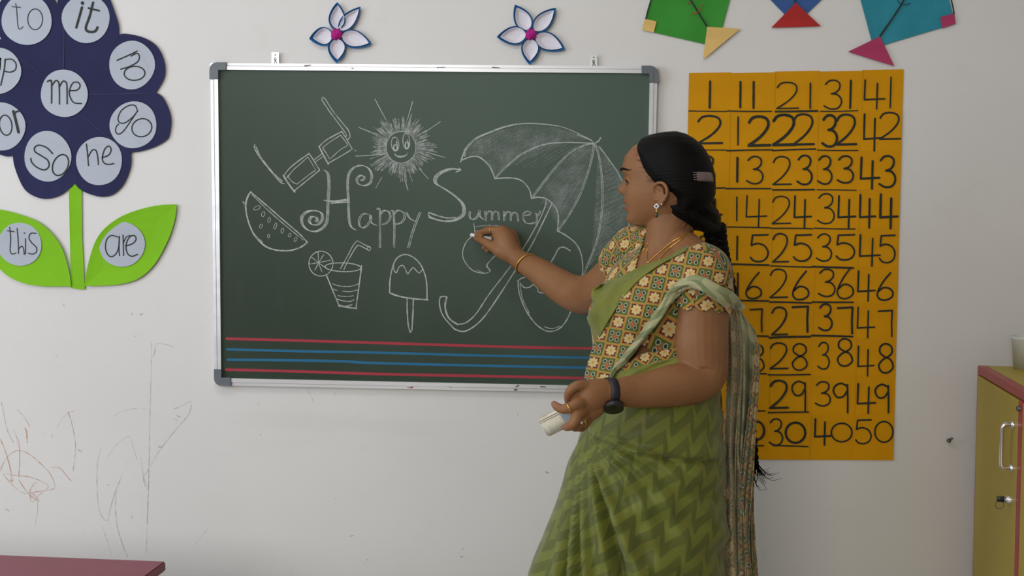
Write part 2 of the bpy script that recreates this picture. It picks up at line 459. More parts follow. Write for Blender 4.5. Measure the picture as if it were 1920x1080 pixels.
# fold creases of the navy sheet
drawn('fold_crease', [([(118,20),(120,60),(119,128)],1.6), ([(165,177),(230,176),(292,174)],1.4), ([(155,215),(200,255),(245,285)],1.4), ([(30,105),(60,125),(85,145)],1.2)], -.0062, mat('crease_shade_paper',(.028,.034,.085),.8), pf)
def disc(cx, cy, rx, ry, Y, words, rot=0, o=(0,0), s=1., rules=None, wob=0, owner=pf):
    poly = [(cx+rx*(1+wob*.01*math.sin(3*a+cx))*math.cos(a), cy+ry*(1+wob*.01*math.cos(2*a+cy))*math.sin(a)) for a in [2*math.pi*k/36 for k in range(36)]]
    d = plate('word_disc', poly, Y, Y+.0008, M_white, owner)
    if rules:
        r = math.radians(rot); ln = []
        for off in rules:
            h = math.sqrt(max(0, 1-(off/ry)**2))*rx*.97
            ln.append(([(cx-h*math.cos(r)-off*math.sin(r), cy-h*math.sin(r)+off*math.cos(r)), (cx+h*math.cos(r)-off*math.sin(r), cy+h*math.sin(r)+off*math.cos(r))], .9))
        drawn('ruled_line', ln, Y-.0003, M_rule, d)
    drawn('lettering', words, Y-.0006, M_ink, d, o, s, .06)
    return d
c1, c2 = (0,0), (0,270); s1 = 3.6
YD = -.0076
disc(50,37,47,48, YD, [([(105,25),(112,60),(118,150),(125,190),(140,195),(155,180)],6),([(80,45),(138,50)],6),(ellipse(237,130,50,70)[:-1],6.5,True)], 4, c1, s1, (-25,17), 2)
disc(161,35,45,45, YD, [([(553,50),(535,115),(515,185)],17),([(556,20),(557,22)],24),([(628,18),(605,110),(580,180),(587,208),(620,216),(645,208),(658,185)],17),([(597,55),(668,72)],13)], 12, c1, s1, (-26,16), 2)
disc(247,122,43,45, YD, [([(790,407),(870,372),(925,345)],9),([(885,378),(925,360),(941,385),(925,420),(870,450),(815,467)],9),(ellipse(908,495,70,47,rot=-3)[:-1],9,True)], 66, c1, s1, (-26,18), 2)
disc(120,175,44,45, YD, [([(320,550),(338,543),(348,560),(348,695)],11),([(349,580),(375,545),(395,555),(400,600),(401,702)],10),([(401,585),(425,548),(448,560),(452,600),(453,700)],10),([(470,612),(520,608),(540,580),(525,555),(490,562),(468,615),(475,660),(500,693),(550,699)],9)], 0, c1, s1, (-21,19), 2)
disc(250,234,44,44, YD, [([(925,740),(910,712),(870,712),(820,745),(797,795),(805,825),(840,830),(890,795),(930,748)],8),([(928,748),(880,820),(830,888),(797,905),(780,885),(785,855),(800,838)],8),(ellipse(957,862,68,60,rot=-20)[:-1],8.5,True)], 40, c1, s1, (-22,18), 2)
disc(89,293,44,47, YD, [([(355,65),(315,25),(265,8),(235,22),(237,52),(280,80),(322,110),(330,150),(300,175),(250,158),(215,125),(208,98)],10),(ellipse(408,142,50,74,rot=24)[:-1],10,True)], 16, c2, s1, (-27,16), 2)
disc(186,302,43,46, YD, [([(583,0),(590,60),(597,145)],9),([(597,85),(622,42),(648,45),(660,90),(664,138)],9),([(690,92),(732,75),(750,40),(735,14),(707,35),(690,92),(700,125),(730,138),(768,132)],9)], -3, c2, s1, (-30,8), 2)
disc(-5,133,44,44, YD, [([(35,400),(28,470),(5,575)],10),([(35,402),(78,400),(107,428),(103,470),(68,487),(30,480)],9),([(-50,400),(-52,460),(-20,485),(-2,455),(3,390),(-2,470)],9)], 10, c1, s1, (-21,18), 2)
disc(2,237,45,45, YD, [(ellipse(38,845,42,68,rot=-8)[:-1],9,True),([(90,752),(108,820),(125,893)],19),([(98,775),(108,755),(124,752)],12)], 10, c1, s1, (-25,), 2)
disc(37,458,41,41, -.0058, [([(65,563),(72,640),(68,720),(83,743),(108,735)],7),([(50,585),(95,592)],7),([(115,570),(122,650),(125,740)],7),([(125,708),(145,690),(158,705),(163,745)],7),([(172,640),(172,742)],7),([(164,601),(165,602)],9),([(242,603),(208,603),(195,635),(215,668),(245,698),(245,728),(220,743),(190,736)],7)], 3, c2, s1, (-22,20), 2, L2)
disc(228,458,43,43, -.0058, [([(795,628),(750,618),(718,650),(713,712),(738,757),(775,750),(800,700),(805,620),(803,700),(806,753)],8),([(830,615),(834,752)],8),([(834,665),(852,628),(878,618)],7),([(850,688),(895,672),(918,643),(905,618),(872,630),(850,685),(860,738),(890,758),(928,745)],8)], 0, c2, s1, (-18,20), 2, L1)

# ------------------------------------------------------------------ two five-petal flowers
def small_flower(name, label, c, tips, off, wds):
    O = (560,0); s = 3.692
    f = lambda p: (O[0]+p[0]/s, O[1]+p[1]/s)
    cc = f(c); r = empty(name, P(cc[0], cc[1], 0), label, 'paper flower', 'small paper flowers above the board')
    for k, t in enumerate(tips):
        T = Vector(f(t)); C = Vector(cc); ax = T-C; L = ax.length; ax.normalize(); nn = Vector((-ax.y, ax.x))
        def outline(scale, l0, l1, w, sh=(0,0)):
            a = []; b = []
            for i in range(13):
                u = i/12; prof = (math.sin(math.pi*min(1,u**.78)))**.85 if 0 < u < 1 else 0
                p = C+ax*(l0+(l1-l0)*u)
                a.append((p+nn*w*prof)); b.append((p-nn*w*prof))
            pts = a+b[-2:0:-1]
            return [(p.x+sh[0], p.y+sh[1]) for p in pts]
        w = wds[k]; po = outline(1, 6, L, w)
        mid = C+ax*L*.55
        p = paper('petal', po, (mid.x, mid.y), -.002-.0004*k, -.011-.0006*k, M_pblue, r)
        sx, sy = off
        pi = outline(1, 9, L-6.5, w-2.9, (sx, sy))
        paper('petal_face', pi, (mid.x+sx, mid.y+sy), -.0035-.0004*k, -.0128-.0006*k, M_petal, p, th=.0006)
    bm = bmesh.new(); cpt = P(cc[0], cc[1], -.014)
    bmesh.ops.create_icosphere(bm, subdivisions=3, radius=.0155)
    for v in bm.verts:
        d = v.co.normalized(); k = 1+.12*math.sin(7*d.x+3*d.z)*math.cos(6*d.z)+.05*math.sin(15*d.x+11*d.z)
        v.co = Vector((v.co.x*k, v.co.y*.7*k, v.co.z*k))+cpt
    bm_link('flower_centre', bm, M_pink, r, True)
small_flower('small_paper_flower', 'blue and white paper flower above the left half of the chalkboard', (263,237), [(267,15),(428,47),(505,305),(265,437),(73,268)], (.9,-.5), (15.5,13.5,17,16.5,17.5))
small_flower('small_paper_flower', 'blue and white paper flower above the chalkboard, nearer the paper kites', (1608,237), [(1497,33),(1782,55),(1845,342),(1600,447),(1372,256)], (.1,-.3), (16.5,15.5,17.5,17,17.5))

# ------------------------------------------------------------------ kites
def kite(label, c, corners, colour):
    r = empty('paper_kite', P(c[0], c[1], 0), label, 'paper kite', 'paper kites along the top edge')
    cx = sum(p[0] for p in corners)/4; cy = sum(p[1] for p in corners)/4
    seg = []
    for a, b in zip(corners, corners[1:]+corners[:1]):
        for k in range(6): seg.append((a[0]+(b[0]-a[0])*k/6, a[1]+(b[1]-a[1])*k/6))
    paper('sail', seg, (cx,cy), -.001, -.004, colour, r); return r
K = kite('green paper kite with yellow tail, cut by top edge', (1290,10), [(1345,88),(1205,56),(1242,-85),(1382,-52)], M_kg)
plate('corner_patch', [(1209,35),(1231,40),(1226,61),(1204,56)], -.0066, -.0058, M_ky, K)
plate('tail', [(1326,50),(1388,54),(1318,112)], -.0075, -.0066, M_ky, K)
drawn('spar', [([(1326,50),(1295,0),(1242,-83)],3.2,False,1)], -.0068, M_ink, K)
drawn('bow', [([(1211,35),(1217,12),(1229,-20),(1262,-58),(1330,-66),(1378,-52)],2.4)], -.0068, M_ink, K)
drawn('drawn_smile', [([(350,75),(375,74),(395,58),(407,38),(408,22)],4),([(330,20),(338,12)],6)], -.007, M_kr, K, (1180,0), 3)
K = kite('blue paper kite with red tail, between green and teal kites', (1492,10), [(1491,47),(1420,-26),(1491,-104),(1562,-22)], M_kb)
plate('tail', [(1492,5),(1539,49),(1446,52)], -.0072, -.0063, M_kr, K)
drawn('spar', [([(1491,5),(1492,-100)],3)], -.0068, M_ink, K)
drawn('bow', [([(1422,-22),(1455,-62),(1491,-74),(1528,-62),(1560,-22)],2.4)], -.0068, M_ink, K)
K = kite('teal paper kite with pink tail, rightmost, cut by top edge', (1700,10), [(1638,90),(1596,-66),(1750,-108),(1792,44)], M_kt)
plate('corner_patch', [(1763,32),(1789,25),(1792,44),(1767,53)], -.0066, -.0058, M_kp, K)
plate('tail', [(1650,68),(1677,124),(1590,97)], -.0075, -.0066, M_kp, K)
drawn('spar', [([(1650,68),(1695,0),(1748,-104)],3.2)], -.0068, M_ink, K)
drawn('bow', [([(1789,26),(1786,10),(1779,-10),(1750,-50),(1690,-70),(1600,-62)],2.6)], -.0068, M_ink, K)
drawn('drawn_smile', [([(1503,-8),(1525,20),(1550,26),(1582,18)],4)], -.007, M_navy, K, (1180,0), 3)

# ------------------------------------------------------------------ number chart
ch = empty('number_chart', P(1490,500,0), 'orange card number chart reading 1 to 50 in black marker', 'number chart')
xt = [1292,1370,1453,1536,1617,1694]; xb = [1276,1358,1439,1518,1600,1675]
yl = [137,209,283,355,428,500,568,635,703,775,861]; yr = [130,208,283,355,427,499,566,632,702,778,863]
def cx_(j, y):
    t = (y-135)/727.; return xt[j]+(xb[j]-xt[j])*t
def glyph(d):
    if d == '0': return [([(.5+.5*math.cos(a),.5+.5*math.sin(a)) for a in [2*math.pi*k/14-1.2 for k in range(14)]], True, 4)]
    if d == '1': return [([(.6,0),(.5,.5),(.4,1)], False, 4)]
    if d == '2': return [([(.02,.2),(.18,.05),(.5,0),(.83,.07),(.93,.25),(.82,.46),(.5,.72),(.0,.98)], False, 5), ([(.0,.985),(1,.97)], False, 1)]
    if d == '3': return [([(.08,.14),(.3,.02),(.62,0),(.88,.1),(.88,.28),(.68,.42),(.42,.47)], False, 5), ([(.42,.47),(.75,.5),(.97,.65),(.97,.83),(.75,.98),(.35,1),(.0,.9)], False, 5)]
    if d == '4': return [([(.04,0),(.02,.35),(0,.68)], False, 3), ([(0,.68),(1,.65)], False, 1), ([(.64,.12),(.6,1)], False, 1)]
    if d == '5': return [([(.12,.02),(.05,.4)], False, 1), ([(.05,.4),(.4,.33),(.8,.42),(1,.65),(.9,.88),(.6,1),(.2,.98),(0,.85)], False, 5), ([(.12,.02),(1,0)], False, 1)]
    if d == '6': return [([(.85,0),(.45,.28),(.12,.6),(.02,.82),(.2,.98),(.6,1),(.95,.88),(.98,.7),(.75,.57),(.4,.55),(.1,.68)], False, 5)]
    if d == '7': return [([(0,.03),(1,0)], False, 1), ([(1,0),(.95,.5),(.97,1)], False, 1)]
    if d == '8': return [([(.5,.47),(.12,.32),(.12,.12),(.45,0),(.85,.08),(.95,.27),(.75,.42),(.3,.55),(.02,.75),(.2,.96),(.6,1),(.98,.85),(.95,.65),(.75,.52)], True, 4)]
    if d == '9': return [([(.93,.1),(.5,0),(.1,.1),(0,.28),(.25,.47),(.65,.45),(.93,.25)], False, 5), ([(.93,.05),(.96,.5),(.95,1)], False, 2)]
A3 = ((1280,120), 3.2727); A4 = ((1280,440), 2.511); A1 = ((0,0), 1.)
D = {
 1:(A3,[('1',(158,107,175,268),12)]), 11:(A3,[('1',(350,110,358,266),12),('1',(432,110,438,270),12)]), 21:(A3,[('2',(578,112,710,275),8),('1',(778,118,788,272),9)]),
 31:(A3,[('3',(868,100,975,275),9),('1',(1018,102,1042,270),12)]), 41:(A3,[('4',(1115,98,1240,275),9),('1',(1262,80,1290,268),8)]),
 2:(A3,[('2',(92,318,242,490),12)]), 12:(A3,[('1',(336,325,343,495),9),('2',(405,322,535,503),15)]), 22:(A3,[('2',(556,312,692,500),16),('2',(680,308,805,497),12)]),
 32:(A3,[('3',(857,315,947,505),14),('2',(945,310,1065,497),12)]), 42:(A3,[('4',(1112,308,1218,532),11),('2',(1210,298,1335,463),10)]),
 3:(A3,[('3',(100,565,195,730),12)]), 13:(A3,[('1',(331,575,339,722),12),('3',(393,568,492,733),9)]), 23:(A3,[('2',(555,568,665,742),9),('3',(703,562,793,738),11)]),
 33:(A3,[('3',(830,565,915,735),10),('3',(950,565,1047,728),10)]), 43:(A3,[('4',(1093,573,1207,765),12),('3',(1207,565,1305,755),12)]),
 4:(A3,[('4',(125,810,238,985),12)]), 14:(A3,[('1',(330,817,334,962),8),('4',(390,808,515,1000),8)]), 24:(A3,[('2',(550,812,662,982),8),('4',(685,810,788,1003),10)]),
 34:(A3,[('3',(828,797,930,978),9),('4',(955,810,1060,1003),11)]), 44:(A3,[('4',(1087,803,1182,1005),11),('4',(1212,800,1318,1008),13)]),
 5:(A1,[('5',(1310,442,1342,489),2.6)]), 15:(A1,[('1',(1380,443,1384,487),2.8),('5',(1407,440,1440,490),2.9)]), 25:(A1,[('2',(1449,438,1478,492),2.8),('5',(1488,440,1521,489),3)]),
 35:(A1,[('3',(1531,439,1559,489),2.8),('5',(1568,440,1602,487),3)]), 45:(A1,[('4',(1612,440,1650,499),3),('5',(1649,441,1678,492),2.8)]),
 6:(A1,[('6',(1312,515,1340,560),2.8)]), 16:(A4,[('1',(257,182,261,303),8),('6',(297,178,370,300),7)]), 26:(A4,[('2',(412,163,493,298),7),('6',(517,172,593,305),8)]),
 36:(A4,[('3',(640,163,717,290),7),('6',(727,155,803,300),7)]), 46:(A4,[('4',(825,172,905,312),8),('6',(915,180,990,307),8)]),
 7:(A1,[('7',(1310,582,1338,625),2.8)]), 17:(A4,[('1',(262,350,266,455),8),('7',(318,350,374,457),7)]), 27:(A4,[('2',(420,342,493,473),8),('7',(517,338,590,458),9)]),
 37:(A4,[('3',(642,327,703,450),8),('7',(730,342,800,465),9)]), 47:(A4,[('4',(823,342,903,485),7),('7',(922,357,987,479),7)]),
 8:(A1,[('8',(1310,648,1338,695),2.8)]), 18:(A4,[('1',(262,520,266,640),8),('8',(312,515,382,647),7)]), 28:(A4,[('2',(412,510,495,633),7),('8',(515,513,585,637),7)]),
 38:(A4,[('3',(637,508,690,632),7),('8',(728,490,798,618),8)]), 48:(A4,[('4',(825,525,900,665),7),('8',(922,513,990,650),8)]),
 9:(A1,[('9',(1308,718,1334,765),2.8)]), 19:(A4,[('1',(260,700,264,825),8),('9',(295,700,350,832),7)]), 29:(A4,[('2',(412,687,495,818),9),('9',(515,690,580,830),7)]),
 39:(A4,[('3',(625,693,695,805),7),('9',(710,700,780,838),8)]), 49:(A4,[('4',(823,702,907,840),8),('9',(907,705,972,838),8)]),
 10:(A1,[('1',(1294,790,1298,832),2.8),('0',(1308,794,1340,830),2.8)]), 20:(A4,[('2',(225,880,295,975),8),('0',(315,880,383,965),9)]), 30:(A4,[('3',(408,868,470,990),7),('0',(485,885,577,980),10)]),
 40:(A4,[('4',(622,868,697,990),8),('0',(700,888,797,975),7)]), 50:(A4,[('5',(815,872,887,983),7),('0',(905,880,990,977),7)])}
U = {1:(A3,(38,288,270,291),6),11:(A3,(275,288,545,290),7),21:(A3,(570,292,827,288),11),31:(A3,(845,290,1075,286),6),
 2:(A3,(40,525,270,528),6),12:(A3,(272,532,550,526),8),22:(A3,(552,531,815,522),9),32:(A3,(828,528,1075,530),6),
 3:(A3,(40,760,262,760),8),13:(A3,(267,765,540,765),8),23:(A3,(552,772,807,770),9),33:(A3,(825,772,1065,775),6),
 4:(A3,(30,995,260,995),9),14:(A3,(272,1000,535,1005),7),24:(A3,(540,1008,797,1010),7),34:(A3,(807,1007,1057,1012),7),
 5:(A4,(20,138,200,140),7),15:(A4,(212,138,405,143),8),25:(A4,(415,147,607,153),6),35:(A4,(610,150,803,157),8),
 6:(A4,(20,305,195,308),7),16:(A4,(210,308,403,312),7),26:(A4,(410,317,605,322),7),36:(A4,(610,317,802,318),7),
 7:(A4,(20,475,190,476),7),17:(A4,(205,477,402,478),7),27:(A4,(408,485,600,480),9),37:(A4,(608,475,800,480),8),
 8:(A4,(20,650,190,652),7),18:(A4,(205,652,393,655),7),28:(A4,(403,660,600,658),6),9:(A4,(10,828,185,830),7),19:(A4,(200,832,387,830),6),29:(A4,(402,838,592,835),6),
 10:(A4,(5,990,180,992),6),20:(A4,(200,990,380,993),6),30:(A4,(425,993,590,998),6)}
rc = random.Random(5)
for j in range(5):
    for i in range(10):
        n = j*10+i+1
        def yy(x_, k):
            return yl[k]+(yr[k]-yl[k])*(x_-1290)/400.
        ov = 1.2
        q = []
        for (jj, kk, dy) in ((j,i,0),(j+1,i,0),(j+1,i+1,ov if i < 9 else 0),(j,i+1,ov if i < 9 else 0)):
            y0 = yy(cx_(jj, yl[kk]), kk); q.append((cx_(jj, y0)+(.8 if jj == j+1 and j < 4 else 0), y0+dy+(1.5*(j%2) if i == 0 and j < 4 else 0)))
        yf = -.0026-.0005*((i*3+j*2) % 4)
        # each card bows slightly off the wall
        bm = bmesh.new(); rows = []
        for a in range(4):
            r_ = []
            for b in range(4):
                u, v = b/3, a/3
                x = (q[0][0]*(1-u)+q[1][0]*u)*(1-v)+(q[3][0]*(1-u)+q[2][0]*u)*v
                y = (q[0][1]*(1-u)+q[1][1]*u)*(1-v)+(q[3][1]*(1-u)+q[2][1]*u)*v
                r_.append(bm.verts.new(P(x, y, yf)))
            rows.append(r_)
        for a in range(3):
            for b in range(3): bm.faces.new((rows[a][b], rows[a][b+1], rows[a+1][b+1], rows[a+1][b]))
        face_front(bm); bmesh.ops.solidify(bm, geom=bm.faces[:], thickness=.0006)
        cdo = bm_link('card', bm, M_orange, ch)
        (o_, s_), gl = D[n]
        ln = []
        for dch, (x0,y0,x1,y1), wd in gl:
            for pts, cl, sm in glyph(dch):
                ln.append(([(x0+(x1-x0)*p[0], y0+(y1-y0)*p[1]) for p in pts], wd*1.12, cl, sm))
        ln = [([(o_[0]+p[0]/s_, o_[1]+p[1]/s_) for p in pts], wd/s_, cl, sm) for pts, wd, cl, sm in ln]
        if n in U:
            (o2, s2), (x0,y0,x1,y1), wd = U[n]
            ln.append(([(o2[0]+x0/s2, o2[1]+y0/s2), (o2[0]+(x0+x1)/2/s2, o2[1]+(y0+y1)/2/s2+rc.uniform(-.6,.6)), (o2[0]+x1/s2, o2[1]+y1/s2)], wd/s2*1.1))
        drawn('numeral', ln, -.0052, M_ink, cdo, jit=.07)

# ------------------------------------------------------------------ chalkboard
cb = empty('chalkboard', P(813,430,0), 'green chalkboard in aluminium frame covered with white chalk summer drawings', 'chalkboard')
YB = -.013
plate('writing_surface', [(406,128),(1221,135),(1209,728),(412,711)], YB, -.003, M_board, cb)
O_ = [(394,118),(1233,124.5),(1219,738.5),(402.5,722.5)]; I_ = [(408.5,130.5),(1218.5,137.5),(1206.5,725.5),(414.5,709)]
def lerp(a, b, t): return (a[0]+(b[0]-a[0])*t, a[1]+(b[1]-a[1])*t)
for k in range(4):
    a, b, c_, d_ = O_[k], O_[(k+1)%4], I_[(k+1)%4], I_[k]
    bm = bmesh.new()
    for t0, t1, y in ((0,.40,-.017),(.40,.47,-.0135),(.47,1,-.020)):
        prism(bm, [lerp(a,d_,t0), lerp(b,c_,t0), lerp(b,c_,t1), lerp(a,d_,t1)], y, -.002)
    bm_link('frame_rail', bm, M_alu, cb)
def corner(k, sx, sy):
    o = Vector(O_[k]); i = Vector(I_[k]); L = 30
    poly = []
    r = 15
    cc = Vector((o.x+sx*r-sx*1.5, o.y+sy*r-sy*1.5))
    a0 = {(1,1):180,(-1,1):270,(-1,-1):0,(1,-1):90}[(sx,sy)]
    arc = [(cc.x+r*math.cos(math.radians(a0+90*t/6)), cc.y+r*math.sin(math.radians(a0+90*t/6))) for t in range(7)]
    # ends of the arc: order depends on the corner, build explicit outline
    e1 = (o.x-sx*1.5, o.y+sy*L); e2 = (o.x+sx*L, o.y-sy*1.5)
    f1 = (i.x+sx*.8, o.y+sy*L); f2 = (o.x+sx*L, i.y+sy*.8)
    if abs(arc[0][0]-e1[0]) < abs(arc[0][0]-e2[0])+.1 and abs(arc[0][0]-(o.x-sx*1.5)) < 1: body = [e1]+arc+[e2]
    else: body = [e1]+arc[::-1]+[e2]
    poly = body+[f2, (i.x+sx*.8, i.y+sy*.8), f1]
    bm = bmesh.new(); prism(bm, poly, -.0235, -.001)
    # raised inner step following the rail
    m1 = lerp(O_[k], I_[k], .55)
    prism(bm, [(m1[0], o.y+sy*(L-1)), m1, (o.x+sx*(L-1), m1[1]), (o.x+sx*(L-1), i.y), (i.x, i.y), (i.x, o.y+sy*(L-1))], -.0248, -.0236)
    bm_link('corner_cap', bm, M_corner, cb)
corner(0,1,1); corner(1,-1,1); corner(2,-1,-1); corner(3,1,-1)
for x, yt in ((516,98),(1113,102.5)):
    bm = bmesh.new()
    prism(bm, [(x-6,yt),(x+6,yt),(x+7,yt+2),(x+7,yt+26),(x-7,yt+26),(x-7,yt+2)], -.010, -.0085)
    hb = bm_link('hanger_bracket', bm, M_steel, cb)
    drawn('keyhole', [([(x,yt+5),(x+.1,yt+5.2)],2.6), (ellipse(x,yt+13,1.8,2.6,10)[:-1],1.5,True), ([(x,yt+14),(x-1,yt+19),(x-5,yt+24)],1.6), ([(x,yt+15),(x+3,yt+20),(x+5,yt+24)],1.6)], -.0106, M_dgrey, hb)
YC = YB-.0006
def C(name, lines, o, s, m=M_chalk, jit=.22, y=YC): return drawn(name, lines, y, m, cb, o, s, jit)
# ruled lines
C('red_line', [([(425,635),(560,638.5),(760,644.5),(960,650.5),(1115,653.5),(1200,656)],5)], (0,0), 1, M_red, .04)
C('red_line', [([(424,693),(560,696.5),(720,701.5),(900,705),(1095,709),(1195,711.5)],5)], (0,0), 1, M_red, .04)
C('blue_line', [([(426,655),(560,658.5),(700,661),(880,666),(1105,671),(1200,673.5)],4.6)], (0,0), 1, M_blue, .04)
C('blue_line', [([(427,674.5),(540,675.5),(640,677.5),(700,680.5),(900,685.5),(1100,689.5),(1197,692)],4.8)], (0,0), 1, M_blue, .04)
o3 = (420,160); s3 = 3.4286; o4 = (820,200); o5 = (560,380)
C('chalk_glasses', [
 ([(200,380),(195,400),(225,455),(290,540),(360,620),(385,632)],6),([(205,395),(240,465),(310,555),(375,618)],6),
 ([(385,580),(420,535),(480,485),(548,438)],7,False,4),([(548,438),(575,480),(615,545)],6),([(615,545),(560,590),(455,675)],6),([(455,685),(420,640),(382,580)],10),
 ([(405,595),(440,550),(490,505),(540,460)],5),([(540,460),(590,545)],4),([(590,545),(540,580),(470,635)],5),([(470,635),(440,620),(405,580)],5),
 ([(578,480),(630,440)],5),([(585,495),(635,458)],5),
 ([(610,395),(660,350),(758,297)],7),([(758,297),(790,350),(825,410)],6),([(825,410),(760,450),(672,500)],6),([(672,508),(640,450),(612,395)],9),
 ([(635,400),(680,365),(750,320)],5),([(750,320),(798,385)],5),([(798,385),(740,420),(685,472)],5),([(680,475),(660,440),(632,400)],5),
 ([(628,95),(635,75),(655,95),(700,165),(760,240),(800,290),(810,330),(795,348)],6),([(630,95),(680,170),(740,250),(785,315),(780,335)],6),
 ([(840,418),(848,422)],6)], o3, s3)
rs = random.Random(11); sun = []
for k in range(150):
    a = 2*math.pi*k/150+rs.uniform(-.02,.02); r0 = 28.5+rs.uniform(-.5,2); r1 = 54+rs.uniform(-9,9)+6*math.sin(a*5+1)
    cx0, cy0 = 752.5, 276.5
    b = a+rs.uniform(-.07,.07)
    sun.append(([(cx0+r0*math.cos(a), cy0+r0*1.03*math.sin(a)), (cx0+r1*math.cos(b), cy0+r1*math.sin(b))], rs.uniform(1.0,1.7)))
for k in range(60):
    a = 2*math.pi*k/60+rs.uniform(-.05,.05); r0 = 33+rs.uniform(0,8); r1 = r0+rs.uniform(8,18); b = a+rs.uniform(-.1,.1)
    sun.append(([(752.5+r0*math.cos(a), 276.5+r0*math.sin(a)), (752.5+r1*math.cos(b), 276.5+r1*math.sin(b))], 1.1))
C('chalk_sun', sun, (0,0), 1, M_chalkl)
C('chalk_sun_face', [(ellipse(1138,398,96,102,28)[:-1],5,True),
 (ellipse(1100,378,24,45,18,-4)[:-1],5,True),(ellipse(1172,360,22,50,18,-4)[:-1],5,True),
 (ellipse(1102,400,12,18,10)[:-1],9,True),([(1108,362),(1113,385)],8),(ellipse(1176,385,11,20,10)[:-1],9,True),([(1180,350),(1183,370)],7),
 ([(1098,440),(1112,456),(1140,462),(1168,452),(1180,435)],6),([(1118,452),(1140,456),(1165,449)],5),
 ([(970,88),(1040,220)],5),([(1213,103),(1178,225)],5),([(865,270),(940,300),(990,325)],5),([(845,455),(930,450),(1040,441)],5),([(975,662),(1015,590)],4),
 ([(1160,600),(1183,675)],5),([(1250,530),(1315,602)],4),([(1300,430),(1425,465)],5),([(1280,310),(1393,232)],4)], o3, s3)
def fat(pts, w, n=3):
    """a thick chalk letter made of parallel passes"""
    out = []
    for k in range(n):
        d = (k/(n-1)-.5)*w
        out.append(([(p[0]+d, p[1]+d*.35) for p in pts], w/n*1.0))
    return out
H = []
H += fat([(648,545),(668,570),(675,640),(668,760),(665,850),(650,900),(605,935),(550,935),(508,900),(500,850),(530,815),(580,805),(625,820),(632,860),(605,893),(565,895),(548,870),(565,845),(592,848),(600,865),(590,878)],14)
H += fat([(845,930),(815,905),(803,850),(800,750),(795,640),(803,570),(835,530),(885,515),(930,535),(950,580),(940,625),(905,645),(865,635),(855,605),(875,580),(900,585),(898,605),(880,612)],12)
H += fat([(650,742),(720,745),(790,735)],16)+[([(690,757),(800,750)],8)]
for pts, w_ in (([(930,830),(900,825),(875,850),(868,890),(885,915),(915,905),(945,860),(940,830),(945,880),(980,900)],9),
  ([(985,800),(995,790),(1003,815),(1003,930),(1003,1045)],9),([(1003,830),(1030,805),(1060,815),(1070,850),(1045,885),(1010,895)],9),
  ([(1075,810),(1090,815),(1095,930),(1093,1045)],9),([(1095,825),(1120,803),(1155,820),(1160,855),(1135,885),(1100,893)],9),
  ([(1172,815),(1190,850),(1215,868),(1235,875)],9),([(1262,815),(1235,880),(1205,970),(1185,1045)],10)):
    H += fat(pts, w_, 2)
C('chalk_lettering_happy', H, o3, s3)
S = []
S += fat([(145,405),(90,400),(30,420),(-10,455),(-8,495),(50,530),(120,580),(165,630),(168,690),(110,730),(30,735),(-50,715)],19,4)
S = [([(p[0], p[1]) for p in a[0]], a[1]) for a in S]
S += [([(-55,680),(-50,705),(20,732),(80,735),(130,715)],8),([(-55,680),(0,700),(60,715),(115,712)],8),([(140,395),(148,408),(120,420)],7)]
for pts, w_ in (([(210,672),(208,705),(222,725),(250,715),(270,680),(272,665),(272,700),(295,725)],9),
  ([(308,670),(310,700),(312,735)],8),([(310,700),(328,675),(350,678),(352,730)],8),([(352,700),(370,675),(390,680),(395,730)],8),
  ([(428,670),(430,735)],8),([(430,705),(448,678),(470,682),(472,735)],8),([(472,705),(490,682),(512,688),(520,738)],8),
  ([(560,700),(590,695),(600,680),(578,672),(555,690),(555,725),(572,748),(605,752),(625,742)],8),([(632,682),(640,705),(638,762)],8),([(640,705),(655,690),(662,668)],8)):
    S += fat(pts, w_, 2)
C('chalk_lettering_summer', S, o4, s3)
C('chalk_umbrella', fat([(172,320),(185,270),(250,205),(350,160),(450,125),(560,108),(680,112),(800,130),(900,170),(990,215)],11,3)+[
 ([(150,355),(172,290),(190,265)],8),([(155,345),(215,322),(270,325),(320,365),(350,410),(370,462)],8),
 ([(1050,200),(1035,222),(1010,235),(1000,240)],9),([(1000,235),(985,215),(900,180)],7)]
 +fat([(370,462),(430,400),(520,320),(600,275),(700,240),(830,230),(1000,235)],8,2)
 +[([(370,462),(470,458),(540,475),(590,530),(605,590)],8)]
 +fat([(605,590),(680,490),(760,390),(850,300),(940,250),(1000,238)],9,2)
 +[([(605,590),(650,582),(710,598),(760,650),(778,710),(772,800)],8)]
 +fat([(775,800),(850,690),(920,560),(970,420),(1000,300),(1005,240)],8,2)
 +[([(775,800),(830,830),(890,880),(925,950),(935,1040),(930,1090)],8)]
 +fat([(1015,240),(1045,350),(1062,520),(1055,700),(1020,880),(960,1030),(935,1100)],8,2)
 +fat([(1040,255),(1110,350),(1170,440),(1215,560),(1232,700),(1230,790)],7,2)
 +[([(700,600),(690,650),(640,760),(540,930),(430,1080),(330,1210),(250,1330),(185,1388),(130,1400)],7),
   ([(738,620),(690,720),(600,900),(490,1070),(400,1210),(310,1340),(240,1410),(170,1445),(110,1430)],8),
   ([(110,1430),(40,1350),(15,1280),(20,1225),(60,1222)],8),([(60,1225),(50,1290),(75,1360),(130,1400)],11)], o4, s3)
def fillpoly(name, poly, o, s, m, y):
    pts = [(o[0]+p.x/s, o[1]+p.y/s) for p in crom([(a,b,0) for a,b in poly], 3, True)]
    bm = bmesh.new(); bm.faces.new([bm.verts.new(P(a, b, y)) for a, b in pts]); bmesh.ops.triangulate(bm, faces=bm.faces[:]); face_front(bm)
    return bm_link(name, bm, m, cb, fix=False)
